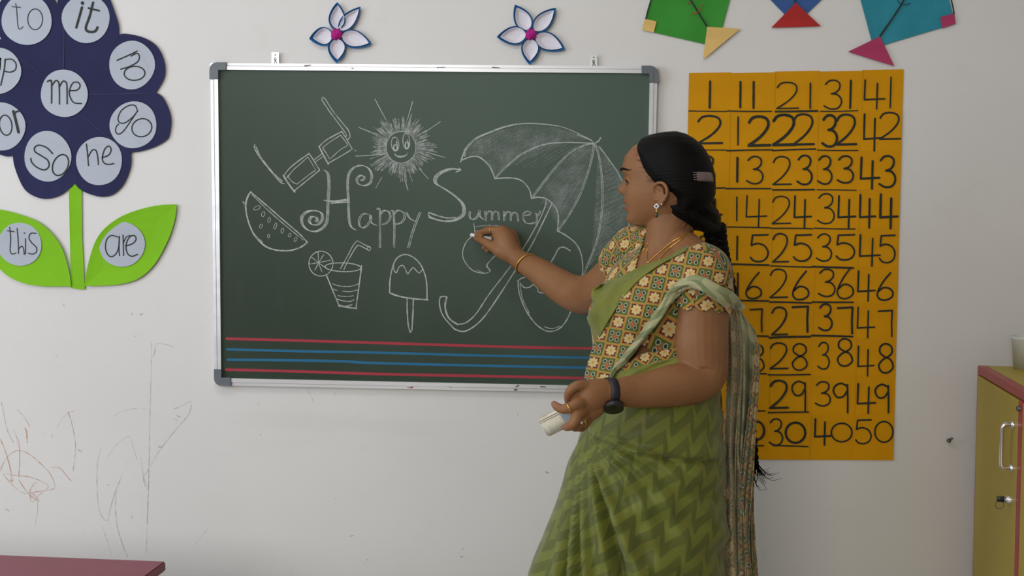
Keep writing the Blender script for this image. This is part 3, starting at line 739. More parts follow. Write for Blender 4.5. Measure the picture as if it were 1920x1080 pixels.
def hatch(name, rowsf, n, o, s, w, seed):
    r = random.Random(seed); ln = []
    for k in range(n):
        t = (k+.5)/n; (x0,y0),(x1,y1) = rowsf(t)
        a = r.uniform(0,.2); b = r.uniform(.8,1)
        xa, ya = x0+(x1-x0)*a, y0+(y1-y0)*a; xb_, yb_ = x0+(x1-x0)*b, y0+(y1-y0)*b
        ln.append(([(xa,ya),((xa+xb_)/2+r.uniform(-6,6),(ya+yb_)/2+r.uniform(-6,6)),(xb_,yb_)], w*r.uniform(.6,1.4)))
    return C(name, ln, o, s, M_smudge, .3, YC+.0001)
fillpoly('chalk_shading', [(185,300),(260,215),(420,150),(600,120),(800,145),(960,215),(700,235),(560,290),(430,395),(372,450),(330,370),(250,320)], o4, s3, M_smudge, YC+.0002)
fillpoly('chalk_shading', [(620,580),(760,400),(920,265),(995,250),(975,400),(900,590),(785,780),(770,660),(700,590)], o4, s3, M_smudge, YC+.0002)
fillpoly('chalk_shading', [(1025,250),(1120,370),(1200,520),(1225,700),(1225,820),(1100,900),(960,1030),(1045,800),(1068,540)], o4, s3, M_smudge, YC+.0002)
hatch('chalk_hatching', lambda t: ((190+450*t, 320+100*t-330*t*(t<.6)*.5),(400+560*t, 140+90*t)), 16, o4, s3, 6, 1)
hatch('chalk_hatching', lambda t: ((630+130*t, 575+180*t),(980-20*t, 270+150*t)), 16, o4, s3, 7, 2)
hatch('chalk_hatching', lambda t: ((1040-60*t, 300+700*t),(1060+160*min(1,2*t), 320+480*t)), 20, o4, s3, 8, 4)
C('chalk_watermelon', [
 ([(172,685),(150,720),(138,770),(145,830),(165,900),(200,970),(260,1030),(330,1058),(420,1062),(490,1042),(535,1010)],9),
 ([(165,695),(143,760),(150,850),(190,950),(250,1010)],5),
 ([(172,685),(260,760),(380,865),(480,950),(535,1008)],7),([(178,700),(280,800),(400,905),(510,995)],5),([(122,748),(132,765)],6),
 (ellipse(212,788,23,11,12,-25)[:-1],3.5,True),(ellipse(252,828,10,17,10,20)[:-1],3.5,True),(ellipse(290,866,8,16,10,15)[:-1],3.5,True),
 (ellipse(330,905,8,20,10,18)[:-1],3.5,True),(ellipse(375,935,8,16,10,15)[:-1],3.5,True),(ellipse(237,906,8,15,10,22)[:-1],3.5,True),
 (ellipse(422,963,8,12,10,30)[:-1],3.5,True),(ellipse(287,970,7,12,10)[:-1],3.5,True),(ellipse(460,990,8,14,10,25)[:-1],3.5,True)], o3, s3)
C('chalk_drink', [
 (ellipse(285,415,115,28,26,2)[:-1],6,True),([(180,470),(215,555),(262,668)],8),([(405,405),(390,520),(368,680)],8),([(258,662),(310,672),(372,680)],10),
 ([(215,520),(260,535),(330,538),(385,522)],4.5),([(218,555),(250,565)],5),([(280,568),(330,572),(380,560)],4.5),([(250,597),(280,602),(330,602),(352,597)],4),
 ([(245,618),(280,630),(330,635),(358,622)],5),([(265,658),(300,665),(345,655)],5),
 ([(268,425),(310,350),(350,275),(378,245)],6),([(378,245),(420,268),(460,288)],6),([(290,430),(330,350),(370,285),(390,275),(445,303)],6),(ellipse(453,295,10,13,10)[:-1],5,True),
 (ellipse(143,392,77,80,26)[:-1],6,True),([(125,318),(130,390),(150,445)],5),([(68,395),(130,385),(205,370)],5),([(78,345),(130,388),(190,430)],5),([(162,332),(130,385),(103,435)],5)], o5, s3)
C('chalk_ice_lolly', [
 ([(585,580),(587,500),(600,430),(625,365),(670,335),(715,340),(765,375),(800,430),(822,510),(825,620)],8),([(585,580),(640,600),(720,615),(830,625)],9),
 ([(610,400),(612,430),(628,450),(645,415),(668,403),(685,425),(700,458),(715,440),(735,418),(755,435),(775,452),(795,430)],6),
 ([(697,618),(698,700),(705,790),(718,830)],7),([(737,618),(735,700),(728,820)],8),([(714,828),(722,832)],9)], o5, s3)
C('chalk_sketch_left', [
 ([(225,150),(238,225),(245,300)],12),([(255,205),(340,190),(450,178),(600,190)],9),([(260,262),(360,245),(420,240)],9),([(790,265),(820,245)],14),
 ([(200,345),(130,410),(80,500),(58,600),(75,690),(130,780),(210,855),(300,890)],14),([(300,890),(400,898),(470,870),(460,835),(415,790),(440,750),(510,670),(600,590)],13),([(270,845),(340,880),(390,900)],8),([(430,770),(440,820),(465,860)],9)], (860,400), 8)
C('chalk_sketch_right', [([(440,590),(470,568),(510,555)],8),([(445,590),(455,680),(500,800),(570,900),(640,955),(700,965),(760,940),(810,880),(860,770)],9),
 ([(460,600),(490,635),(530,635),(560,615),(590,640),(600,670),(650,680)],8),([(640,930),(700,945),(760,925)],6),([(460,610),(480,720),(530,830)],6),
 ([(690,450),(720,400),(750,345),(790,335),(835,360)],10)], (860,380), 4)
C('rail_mark', [([(290,580),(335,580)],6),([(320,575),(338,572)],5)], (700,600), 4.571, M_red, .3, -.0206)
C('rail_smudge', [([(1225,572),(1245,562)],12),([(1210,600),(1228,598)],12),([(1435,572),(1475,574)],10),([(640,570),(672,580)],4)], (700,600), 4.571, M_dgrey, .4, -.0206)
C('rail_smudge', [([(40,455),(80,450)],6),([(368,473),(378,473)],7),([(955,468),(1010,465)],5),([(1340,465),(1390,470)],6)], (560,0), 3.692, M_dgrey, .4, -.0206)

# screw in the wall
bm = bmesh.new(); c0 = P(1780,826,-.004); c1_ = P(1781,826,0)
tube(bm, [P(1779,826,0), P(1779,826,-.012)], [.006,.0055], 10, 1); tube(bm, [P(1781,824,-.008), P(1785,822,-.022)], .0028, 8, 1)
tag(bm_link('wall_plug', bm, M_dgrey, None, True), 'small dark grey screw plug in the wall left of the cabinet', 'wall plug')
# ------------------------------------------------------------------ cabinet (right edge)
Zup = Vector((0,0,1))
A = P(1833,685,-.06); hC = A.z
B = PZ(1920,734,hC)
dC = (B-A); dC.z = 0; dC.normalize()                 # along the door face, towards the camera
nC = Vector((dC.y, -dC.x, 0))
if nC.x > 0: nC = -nC                                # out of the doors, to the left
def along(px, py=900):
    """distance along the door face seen at that pixel column"""
    r = (P(px, py, 0)-CAM); r.z = 0
    # solve A + dC*t = CAM + r*k in the floor plane
    det = dC.x*(-r.y)-dC.y*(-r.x); ex, ey = CAM.x-A.x, CAM.y-A.y
    return (ex*(-r.y)-ey*(-r.x))/det
tD = along(1910)
W2 = tD*2+.03; dep = .42; print('cabinet half width', tD)
cab = empty('cabinet', (A.x, A.y, 0), 'yellow cabinet with red edges and chrome handle at the right edge', 'cabinet')
def cbx(bm, t0, t1, d0, d1, z0, z1):
    """t along the doors, d depth behind (+) or in front (-) of the face"""
    c = Vector((A.x, A.y, 0))+dC*(t0+t1)/2-nC*(d0+d1)/2+Zup*(z0+z1)/2
    box(bm, c, abs(t1-t0)/2, abs(d1-d0)/2, (z1-z0)/2, (dC, nC, Zup))
e = .022
bm = bmesh.new()
cbx(bm, 0, e, 0, .02, .08, hC); cbx(bm, W2-e, W2, 0, .02, .08, hC); cbx(bm, W2/2-.016, W2/2+.016, -.0045, .02, .08, hC-e); cbx(bm, e, W2-e, 0, .02, hC-e, hC); cbx(bm, e, W2-e, 0, .02, .08, .08+e)
bevel(bm, .0015, 1); bm_link('edge_band', bm, M_cred, cab)
bm = bmesh.new(); cbx(bm, 0, W2, .021, dep, .08, hC-.02); bm_link('carcass', bm, M_cyel, cab)
bm = bmesh.new(); cbx(bm, 0, W2, .021, dep, hC-.0195, hC); bm_link('cabinet_top', bm, M_cyel, cab)
bm = bmesh.new(); cbx(bm, .03, W2-.03, .05, dep-.02, 0, .08); bm_link('plinth', bm, M_black, cab)
def P2(px, py, off):
    """point seen at the pixel, on the plane lying off in front of the door face"""
    r = P(px, py, 0)-CAM; o = A+nC*off
    k = (o-CAM).dot(nC)/r.dot(nC); return CAM+r*k
for side in (0,1):
    t0, t1 = (e+.002, W2/2-.018) if side == 0 else (W2/2+.018, W2-e-.002)
    bm = bmesh.new(); cbx(bm, t0, t1, -.004, .018, .105, hC-e-.003); bevel(bm, .0015, 1)
    dr = bm_link('door', bm, M_cyel, cab)
    if side == 1: continue
    tm = t1-.028
    base = Vector((A.x, A.y, 0))+dC*tm+nC*.004
    def zfor(v, py):
        z = v.z if v.z else hC
        for _ in range(12):
            q = Vector((v.x, v.y, z)); z += (PX(q)[1]-py)*(q-CAM).dot(FWD)/F_PX
        return z
    zt, zb = zfor(base+nC*.02+Zup*hC, 796), zfor(base+nC*.02+Zup*hC, 877)
    bm = bmesh.new()
    so = nC*.025
    tube(bm, [base+Zup*zt, base+so*.7+Zup*zt, base+so*.93+Zup*(zt-.004), base+so+Zup*(zt-.014), base+so+Zup*(zb+.014), base+so*.93+Zup*(zb+.004), base+so*.7+Zup*zb, base+Zup*zb], .0055, 12, 3)
    for z in (zt, zb): tube(bm, [base+Zup*z-nC*.002, base+nC*.003+Zup*z], .009, 14, 1)
    bm_link('door_handle', bm, M_chrome, dr, True)
    if side == 0:
        zl = zfor(base+Zup*hC, 940)
        lb = Vector((A.x, A.y, zl))+dC*(tm-.012)+nC*.004
        bm = bmesh.new(); tube(bm, [lb-nC*.002, lb+nC*.006], [.012,.010], 18, 1); bm_link('lock', bm, M_chrome, dr, True)
        bm = bmesh.new(); tube(bm, [lb+nC*.005, lb+nC*.012], .0025, 8, 1); box(bm, lb+nC*.020-dC*.002, .003, .0095, .0062, (dC, nC, Zup)); bevel(bm, .001, 1)
        key = bm_link('key', bm, M_black, dr, True)
        bm = bmesh.new(); kc = lb+nC*.024-Zup*.012
        tube(bm, [kc+nC*.009*math.cos(a)+Zup*.010*math.sin(a) for a in [2*math.pi*k/12 for k in range(12)]], .0008, 6, 2, closed=True)
        bm_link('key_ring', bm, M_dgrey, dr, True)
        bm = bmesh.new(); rb = P2(1913,766,.004); tube(bm, [rb-nC*.002, rb+nC*.002], .007, 12, 1); bm_link('bumper', bm, M_dgrey, dr, True)
# tub on the cabinet
tc = PZ(1931,692,hC)
bm = bmesh.new(); prof = [(.0,.002),(.035,.002),(.038,.0),(.0445,.075),(.048,.078),(.048,.084),(.0435,.084),(.037,.006),(0,.006)]
nseg = 32; rings = []
for r, z in prof:
    rings.append([bm.verts.new(tc+Vector((max(r,.0004)*math.cos(2*math.pi*k/nseg), max(r,.0004)*math.sin(2*math.pi*k/nseg), z))) for k in range(nseg)])
for a, b in zip(rings, rings[1:]):
    for k in range(nseg): bm.faces.new((a[k], a[(k+1)%nseg], b[(k+1)%nseg], b[k]))
bmesh.ops.remove_doubles(bm, verts=bm.verts, dist=.0006)
tag(bm_link('plastic_tub', bm, M_tub, None, True), 'small white plastic tub on top of the yellow cabinet', 'tub')

# ------------------------------------------------------------------ low table (bottom left)
hT = .60
cT = PZ(311,1052,hT); bT = PZ(0,1040,hT); rT = PZ(273,1080,hT)
ux = (bT-cT); ux.z = 0; ux.normalize(); uy = (rT-cT); uy.z = 0; uy.normalize()
tb = empty('low_table', (cT.x, cT.y, 0), 'low table with dusty red laminate top at the bottom left', 'table')
Lt, Wt = 1.15, .58
poly = [cT, cT+ux*Lt, cT+ux*Lt+uy*Wt, cT+uy*Wt]
bm = bmesh.new()
top = [bm.verts.new(p) for p in poly]; bot = [bm.verts.new(p-Zup*.022) for p in poly]
bm.faces.new(top); bm.faces.new(bot[::-1])
for i in range(4): bm.faces.new((top[i], bot[i], bot[(i+1)%4], top[(i+1)%4]))
bmesh.ops.recalc_face_normals(bm, faces=bm.faces); bevel(bm, .003, 2)
bm_link('tabletop', bm, M_tabl, tb)
for s, t in ((.07,.07),(Lt-.07,.07),(.07,Wt-.07),(Lt-.07,Wt-.07)):
    bm = bmesh.new(); p = cT+ux*s+uy*t; tube(bm, [Vector((p.x,p.y,hT-.022)), Vector((p.x,p.y,.0))], .017, 14, 1, caps=False)
    bm_link('leg', bm, M_dgrey, tb, True)
bm = bmesh.new()
for (s0,t0,s1_,t1) in ((.07,.07,Lt-.07,.07),(.07,Wt-.07,Lt-.07,Wt-.07),(.07,.07,.07,Wt-.07),(Lt-.07,.07,Lt-.07,Wt-.07)):
    a = cT+ux*s0+uy*t0; b = cT+ux*s1_+uy*t1; a.z = b.z = hT-.045
    tube(bm, [a,b], .012, 10, 1)
bm_link('under_frame', bm, M_dgrey, tb, True)
# ------------------------------------------------------------------ the teacher
def J(px, py, Y): return P(px, py, Y)
M_hair = mat('black_hair', (.0030,.0026,.0025), .58, .12, var=.3, scale=30, bmp=.25, bscale=260, stretch=(.25,.25,1))
M_gold = mat('gold', (.72,.42,.09), .25, .5, .9, .1, 80, .1)
M_watch = mat('watch_rubber', (.012,.013,.02), .5)
M_wface = mat('watch_glass', (.006,.006,.006), .08, .6)
M_eyew = mat('eye_white', (.20,.17,.15), .5, bmp=0)
M_clip = mat('hair_clip_plastic', (.16,.11,.11), .3)
M_gem = mat('white_stone', (.75,.75,.75), .15)
M_bead = mat('dark_green_bead', (.02,.035,.02), .2)
M_chk = mat('chalk_stick', (.80,.79,.78), .9, .1)
M_felt = mat('duster_felt', (.62,.58,.46), .95, .1, var=.12, scale=60, bmp=.6, bscale=120)
M_dust = mat('duster_plastic', (.34,.38,.42), .35)
def skin_mat():
    m, nt, b = new_mat('skin', .5, .28)
    at = nt.nodes.new('ShaderNodeAttribute'); at.attribute_name = 'tint'
    base = mix(nt, noise(nt, 14, 5).step(.3,.7), (.225,.100,.040), (.265,.125,.054))
    sep = nt.nodes.new('ShaderNodeSeparateColor'); nt.links.new(at.outputs['Color'], sep.inputs[0])
    c = mix(nt, N(nt, sep.outputs[0]), base, (.25,.07,.05))
    c = mix(nt, N(nt, sep.outputs[1]), c, (.28,.12,.08))
    nt.links.new(c, b.inputs['Base Color'])
    b.inputs['Subsurface Weight'].default_value = .08; b.inputs['Subsurface Radius'].default_value = (.01,.004,.002)
    b.inputs['Subsurface Scale'].default_value = .5
    bump(nt, b, noise(nt, 420, 3), .10, .0008); return m
M_skin = skin_mat()

# head frame
hy = math.radians(20)
HF = Vector((-math.cos(hy), math.sin(hy), 0)); HL = Vector((-math.sin(hy), -math.cos(hy), 0)); HU = Vector((0,0,1))
HC = J(1260, 345, -.55)
def HW(f, l, u): return HC+HF*f+HL*l+HU*u
#        z     front  back   half-width
HP = [(.104, .018,-.012,.015),(.100,.044,-.026,.034),(.092,.068,-.040,.050),(.080,.088,-.053,.062),(.061,.1035,-.063,.069),(.040,.1085,-.071,.0725),
      (.030,.109,-.073,.0730),(.014,.1035,-.076,.0725),(-.004,.1005,-.078,.0710),(-.022,.1005,-.079,.069),(-.034,.1025,-.076,.066),(-.045,.1015,-.066,.0625),
      (-.056,.0995,-.052,.058),(-.066,.0985,-.036,.052),(-.076,.099,-.020,.044),(-.084,.094,-.004,.034),(-.089,.082,.012,.021),(-.091,.066,.030,.010)]
def hp(z):
    if z >= HP[0][0]: return HP[0][1:]
    for a, b in zip(HP, HP[1:]):
        if z >= b[0]:
            t = (a[0]-z)/(a[0]-b[0]); t = t
            return tuple(a[k]+(b[k]-a[k])*t for k in (1,2,3))
    return HP[-1][1:]
def ga(x, s): return math.exp(-(x/s)**2)
def hsurf(th, z, skin=True):
    """local (f, l) of the head surface at azimuth th from the face direction"""
    fr, bk, w_ = hp(z)
    c, s = math.cos(th), math.sin(th)
    ex = .86 if c > 0 else 1.0
    f = (fr if c > 0 else -bk)*math.copysign(abs(c)**ex, c) if bk < 0 else (fr-bk)/2*c+(fr+bk)/2
    l = w_*math.copysign(abs(s)**.92, s)
    if skin and c > 0:
        # nose
        def nose(z):
            if z > .026 or z < -.028: return 0
            if z > -.010: return .0235*((.026-z)/.036)**1.35
            return .0235*max(0, 1-((-.010-z)/.016))**.7
        nw = .0075+.0065*max(0, min(1, (.02-z)/.03))
        f += nose(z)*ga(l, nw)
        f += .006*ga(abs(l)-.012, .006)*ga(z+.015, .008)          # nostril wings
        # lips
        f += .0085*ga(z+.0365, .0055)*ga(l, .018)+.0080*ga(z+.0515, .0055)*ga(l, .016)
        f -= .0045*ga(z+.0445, .0028)*ga(l, .022)
        f -= .004*ga(z+.062, .005)*ga(l, .02)+.0012*ga(z+.030,.005)*ga(l,.004)
        f += .004*ga(z+.078, .008)*ga(l, .016)                     # chin
        # eye sockets, brow ridge, cheeks
        f -= .0065*ga(abs(l)-.031, .015)*ga(z-.008, .012)
        f += .003*ga(abs(l)-.028, .02)*ga(z-.032, .008)
        k = .004*ga(abs(l)-.045, .018)*ga(z+.014, .016); f += k
    return f, l
bodybm = bmesh.new()
nth = 96; zs = []
for a, b in zip(HP, HP[1:]):
    m_ = max(1, int((a[0]-b[0])/.0022))
    for k in range(m_): zs.append(a[0]+(b[0]-a[0])*k/m_)
zs.append(HP[-1][0])
rings = []
for z in zs:
    r_ = []
    for k in range(nth):
        f, l = hsurf(2*math.pi*k/nth, z); r_.append(bodybm.verts.new(HW(f, l, z)))
    rings.append(r_)
for a, b in zip(rings, rings[1:]):
    for k in range(nth): bodybm.faces.new((a[k], a[(k+1)%nth], b[(k+1)%nth], b[k]))
bodybm.faces.new(rings[0][::-1]); bodybm.faces.new(rings[-1])
# eyelids (upper) just over the eyeballs
for s in (-1,1):
    e = HW(.0865, s*.0315, .008)
    tube(bodybm, [HW(.085,s*.016,.0065), HW(.0905,s*.024,.0118), HW(.0905,s*.032,.0118), HW(.0862,s*.040,.0085), HW(.079,s*.047,.0035)], [.0024,.0040,.0043,.0038,.002], 8, 3)
    tube(bodybm, [HW(.085,s*.016,.004), HW(.0895,s*.024,-.0022), HW(.0895,s*.032,-.0028), HW(.085,s*.040,.0008), HW(.079,s*.047,.003)], [.0018,.0022,.0022,.002,.0015], 8, 3)
# ears
for s in (-1,1):
    def E(f, o, u): return HW(f+.017, s*(.0685+o), u*.88-.029)
    tube(bodybm, [E(.004,.0,.012), E(.003,.007,.024), E(-.006,.012,.031), E(-.018,.016,.030), E(-.026,.017,.020), E(-.027,.016,.006), E(-.021,.013,-.008), E(-.013,.009,-.017), E(-.006,.006,-.022)],
         [.003,.0035,.0038,.0040,.0042,.0040,.0038,.0042,.005], 8, 4)
    tube(bodybm, [E(-.004,.006,.020), E(-.014,.010,.018), E(-.017,.011,.006), E(-.012,.009,-.004), E(-.002,.007,-.010)], [.0025,.0032,.0034,.003,.003], 8, 3)
    tube(bodybm, [E(.002,.002,-.002), E(.001,.006,-.005), E(-.001,.004,-.010)], [.003,.0038,.003], 8, 3)
    tube(bodybm, [E(-.012,.001,.016), E(-.012,.001,.0), E(-.007,.001,-.014)], [.014,.012,.007], 12, 2, flat=.42, flatdir=HL)
# neck
tube(bodybm, [HW(.0,0,-.02), HW(-.004,0,-.055), J(1256,434,-.555), J(1254,462,-.560), J(1256,490,-.565)], [.05,.050,.051,.054,.062], 28, 4)
# torso: rows (py, px, Y, half along the chest direction, half along the shoulders)
bw = math.radians(52)
BF = Vector((-math.sin(bw), -math.cos(bw), 0)); BL = Vector((math.cos(bw), -math.sin(bw), 0))
TR = [(440,1262,-.555,.047,.050),(456,1261,-.556,.052,.062),(468,1259,-.558,.060,.086),(480,1257,-.56,.070,.112),(495,1254,-.565,.082,.130),(515,1250,-.57,.094,.140),(545,1243,-.575,.110,.143),
      (580,1236,-.58,.122,.141),(615,1232,-.58,.120,.136),(650,1228,-.58,.115,.133),(690,1226,-.58,.119,.138),(740,1224,-.58,.132,.150),(800,1222,-.585,.138,.150),(870,1222,-.59,.138,.150),
      (940,1222,-.59,.130,.145),(1020,1222,-.59,.115,.13)]
def trow(py):
    if py <= TR[0][0]: return TR[0][1:]
    for a, b in zip(TR, TR[1:]):
        if py <= b[0]:
            t = (py-a[0])/(b[0]-a[0]); return tuple(a[k]+(b[k]-a[k])*t for k in range(1,5))
    return TR[-1][1:]
def tring(py, off=0, n=56):
    px, Y, a, b = trow(py); c = P(px, py, Y); o = []
    for k in range(n):
        t = 2*math.pi*k/n; cx, sx = math.cos(t), math.sin(t)
        f = math.copysign(abs(cx)**.9, cx)*(a+off); l = math.copysign(abs(sx)**.9, sx)*(b+off)
        if cx > 0:
            bust = .020*ga(py-585, 38)*(ga(l-.065,.05)+ga(l+.065,.05)); f += bust
        o.append(c+BF*f+BL*l)
    return o
rg = [[bodybm.verts.new(v) for v in tring(440+(1020-440)*k/58)] for k in range(59)]
for a, b in zip(rg, rg[1:]):
    for k in range(56): bodybm.faces.new((a[k], a[(k+1)%56], b[(k+1)%56], b[k]))
bodybm.faces.new(rg[0][::-1]); bodybm.faces.new(rg[-1])
# shoulders, collarbones
tube(bodybm, [J(1268,462,-.565), J(1300,492,-.62), J(1320,512,-.67)], [.045,.05,.054], 20, 4)
tube(bodybm, [J(1245,462,-.55), J(1215,468,-.50), J(1190,474,-.46)], [.042,.047,.050], 20, 4)
tube(bodybm, [J(1238,487,-.612), J(1262,484,-.645), J(1292,478,-.66)], [.005,.007,.006], 8, 3)
# left arm (near the camera)
armL = [J(1317,522,-.675), J(1313,570,-.69), J(1312,625,-.70), J(1314,672,-.705), J(1315,700,-.71), J(1296,716,-.725), J(1255,724,-.75), J(1205,732,-.775), J(1165,735,-.795), J(1140,736,-.805)]
radL = [.057,.0585,.0575,.055,.0510,.0455,.0415,.0345,.0285,.0265]
tube(bodybm, armL, radL, 24, 5)
# right arm reaching to the board
armR = [J(1188,478,-.46), J(1160,508,-.42), J(1125,540,-.35), J(1097,553,-.285), J(1068,546,-.25), J(1040,529,-.215), J(1010,508,-.175), J(985,494,-.14), J(968,483,-.12)]
radR = [.050,.049,.0475,.0485,.0445,.0400,.0345,.0285,.0255]
tube(bodybm, armR, radR, 24, 5)
# legs and feet under the saree
for s in (-1,1):
    hip = P(1226,960,-.59)+BL*.075*s; hip2 = hip.copy()
    kn = Vector((hip.x+BF.x*.02, hip.y+BF.y*.02, .47)); an = Vector((kn.x-BF.x*.03, kn.y-BF.y*.03, .09))
    tube(bodybm, [hip+Zup*.05, hip-Zup*.08, kn, Vector((kn.x-BF.x*.03,kn.y-BF.y*.03,.33)), an, an-Zup*.045], [.088,.082,.056,.052,.034,.036], 20, 4)
    tube(bodybm, [an-Zup*.045-BF*.03, an-Zup*.05+BF*.05, an-Zup*.062+BF*.12, an-Zup*.068+BF*.165], [.036,.034,.026,.016], 16, 4)
# ---- right hand with the chalk
def finger(pts, rad): tube(bodybm, pts, rad, 12, 4)
YR = 0
palmR = [(J(968,483,-.118), .026), (J(955,468,-.108), .029), (J(948,452,-.098), .031), (J(942,441,-.090), .027)]
tube(bodybm, [p for p,_ in palmR], [r for _,r in palmR], 20, 4)
tube(bodybm, [J(966,480,-.108), J(960,458,-.085), J(957,442,-.075)], [.022,.023,.020], 16, 4)
tube(bodybm, [J(958,480,-.118), J(940,470,-.112), J(926,462,-.100)], [.021,.021,.015], 16, 4)       # thumb base
finger([J(932,468,-.108), J(918,459,-.092), J(906,452,-.066), J(897,448,-.043), J(892.5,446,-.034)], [.0155,.0125,.0108,.0100,.0075])   # thumb
finger([J(940,436,-.098), J(930,432,-.092), J(917,431,-.076), J(905,435,-.052), J(896,438.5,-.034), J(893,439.5,-.028)], [.0150,.0115,.0105,.0092,.0082,.0065])  # index
finger([J(948,435,-.085), J(938,432,-.066), J(926,440,-.045), J(916,452,-.040), J(908,464,-.046)], [.0135,.0105,.0095,.0088,.0078])   # middle
finger([J(955,436,-.075), J(948,436,-.052), J(934,446,-.034), J(924,458,-.036), J(914,469.5,-.046)], [.0130,.0100,.0092,.0086,.0078])  # ring
finger([J(961,441,-.070), J(957,446,-.045), J(944,457,-.031), J(934,466,-.035), J(927,473,-.046)], [.0115,.0088,.0080,.0075,.0065])  # little
# ---- left hand with the duster
tube(bodybm, [J(1142,736,-.805), J(1124,738,-.812), J(1104,744,-.818), J(1092,750,-.820)], [.0265,.0300,.0320,.0260], 22, 4, flat=.78, flatdir=Vector((0,1,0)))
tube(bodybm, [J(1128,748,-.808), J(1110,764,-.812), J(1094,778,-.815)], [.022,.0235,.0190], 18, 4, flat=.8, flatdir=Vector((0,1,0)))
tube(bodybm, [J(1130,728,-.81), J(1110,728,-.82), J(1094,728,-.826)], [.018,.0165,.0130], 16, 4)
finger([J(1098,724,-.825), J(1084,723,-.835), J(1072,729,-.838), J(1065.5,740,-.832), J(1064.5,751,-.826)], [.0125,.0104,.0094,.0084,.0070])   # thumb
finger([J(1096,753,-.825), J(1083,757,-.842), J(1068,764.5,-.848), J(1055,767,-.846), J(1045,763,-.842), J(1039,757.5,-.838)], [.0140,.0116,.0102,.0092,.0084,.0066])   # index
finger([J(1094,768,-.825), J(1083,779,-.846), J(1078,790,-.856), J(1070,798,-.852), J(1061.5,801,-.842)], [.0140,.0118,.0108,.0098,.0080])   # middle
finger([J(1098,778,-.820), J(1090,790,-.836), J(1084,799,-.836), J(1077,802,-.822)], [.0130,.0108,.0098,.0080])    # ring
finger([J(1104,782,-.812), J(1098,793,-.820), J(1092,801,-.820), J(1086,803,-.808)], [.0115,.0098,.0088,.0070])    # little
bme = remesh(bodybm, .0023, 3, .5)
# tints: lips and nails
ca = bme.color_attributes.new('tint', 'FLOAT_COLOR', 'POINT')
lipc = [HW(.110, 0, -.0365), HW(.108, 0, -.0515)]
nails = [J(892.5,446,-.038), J(1063,753,-.834), J(1037.5,756,-.846), J(1060,801.5,-.850), J(893,438,-.034)]
for i, v in enumerate(bme.vertices):
    q = v.co-HC; f, l, u = q.dot(HF), q.dot(HL), q.dot(HU); t = 0
    if f > .085 and abs(l) < .026 and -.060 < u < -.031:
        t = ga(l, .022)*max(ga(u+.038, .0055), ga(u+.051, .0062))
    n_ = 0
    for p in nails:
        d = (v.co-p).length
        if d < .009: n_ = max(n_, 1-d/.009)
    ca.data[i].color = (min(1, t), min(1, n_*1.5), 0, 1)
person = link('person', bme, M_skin, None, True)
tag(person, 'woman in patterned green saree drawing with chalk at the board, black braid', 'person')
# BVH of the body for draping
bvh = BVHTree.FromPolygons([person.location+v.co for v in bme.vertices], [tuple(p.vertices) for p in bme.polygons])
def hit(px, py, off=.004, dflt=None):
    d = (P(px, py, 0)-CAM).normalized(); r = bvh.ray_cast(CAM, d)
    if r[0] is None or r[0].y > -.15: return P(px, py, dflt) if dflt is not None else None
    return r[0]-d*off

# eyes, brows, lashes
for s in (-1,1):
    bm = bmesh.new(); e = HW(.0822, s*.0292, .0045)
    bmesh.ops.create_uvsphere(bm, u_segments=24, v_segments=16, radius=.0106)
    for v in bm.verts: v.co += e
    eye = bm_link('eye', bm, M_eyew, person, True)
    g = (HF*.97+HL*(-.05)+HU*(-.22)).normalized()
    bm = bmesh.new(); tube(bm, [e+g*.0086, e+g*.0111], [.0056,.0048], 18, 1, caps=False); bm_link('iris', bm, M_black, eye, True)
    bm = bmesh.new()
    tube(bm, [HW(.0875,s*.0165,.0070), HW(.0945,s*.024,.0102), HW(.0948,s*.032,.0100), HW(.0900,s*.041,.0060), HW(.083,s*.0485,.0005)], [.0007,.0011,.0013,.0012,.0006], 6, 3)
    bm_link('eyelashes', bm, M_hair, person, True)
    bm = bmesh.new(); pts = []
    for k in range(8):
        t = k/7; l_ = .0145+.042*t; z = .029+.0065*math.sin(math.pi*min(1,t*1.15)*.8)-.004*t
        th = math.asin(min(.98, (l_/hp(z)[2]))**(1/.92)); f, l = hsurf(th, z); pts.append(HW(f-.0003, s*l, z))
    tube(bm, pts, [.0014,.0024,.0028,.0028,.0026,.0022,.0016,.0008], 8, 3); bm_link('eyebrow', bm, M_hair, person, True)

# ---- hair
def hairline(z):
    T = [(.102,0),(.092,20),(.080,38),(.060,53),(.040,60),(.020,66),(.006,72),(-.006,77),(-.014,84),(-.022,96),(-.032,103),(-.05,108),(-.085,115)]
    if z >= T[0][0]: return 0
    for a, b in zip(T, T[1:]):
        if z >= b[0]: return a[1]+(b[1]-a[1])*(a[0]-z)/(a[0]-b[0])
    return T[-1][1]
hbm = bmesh.new(); RZ = [ .104-.168*k/80 for k in range(81)]; rows = []
for i, z in enumerate(RZ):
    r_ = []
    for k in range(145):
        th = math.radians(-180+360*k/144); ta = abs(math.degrees(th)); h0 = hairline(z)
        f, l = hsurf(th, max(min(z, .104), -.06), False)
        d = max(0, min(1, (ta-h0+3)/26)); d = d*d*(3-2*d)
        t = -.0055+.0175*d
        back = max(0, (ta-95)/85)
        t += .004*back*ga(z-.02,.05)
        # fine locks running backwards from the face
        strand = .00022*math.sin(z*900+2.2*math.sin(th*2+z*30))+.00015*math.sin(z*2100+th*4)
        t += strand*d
        sc_ = math.hypot(f, l) or 1e-6
        zz = z
        if z > .07:
            q_ = (z-.07)/.034; zz = z+max(0, t)*.62*q_; t *= 1-.75*q_
        if z < -.03 and ta > 100:                # lower hair sweeps to the nape and the braid
            pull = ((-.03-z)/.055)
            f += -.012*pull*back; t += .002*pull
        r_.append((HW(f*(1+t/sc_), l*(1+t/sc_), zz), ta-h0))
    rows.append(r_)
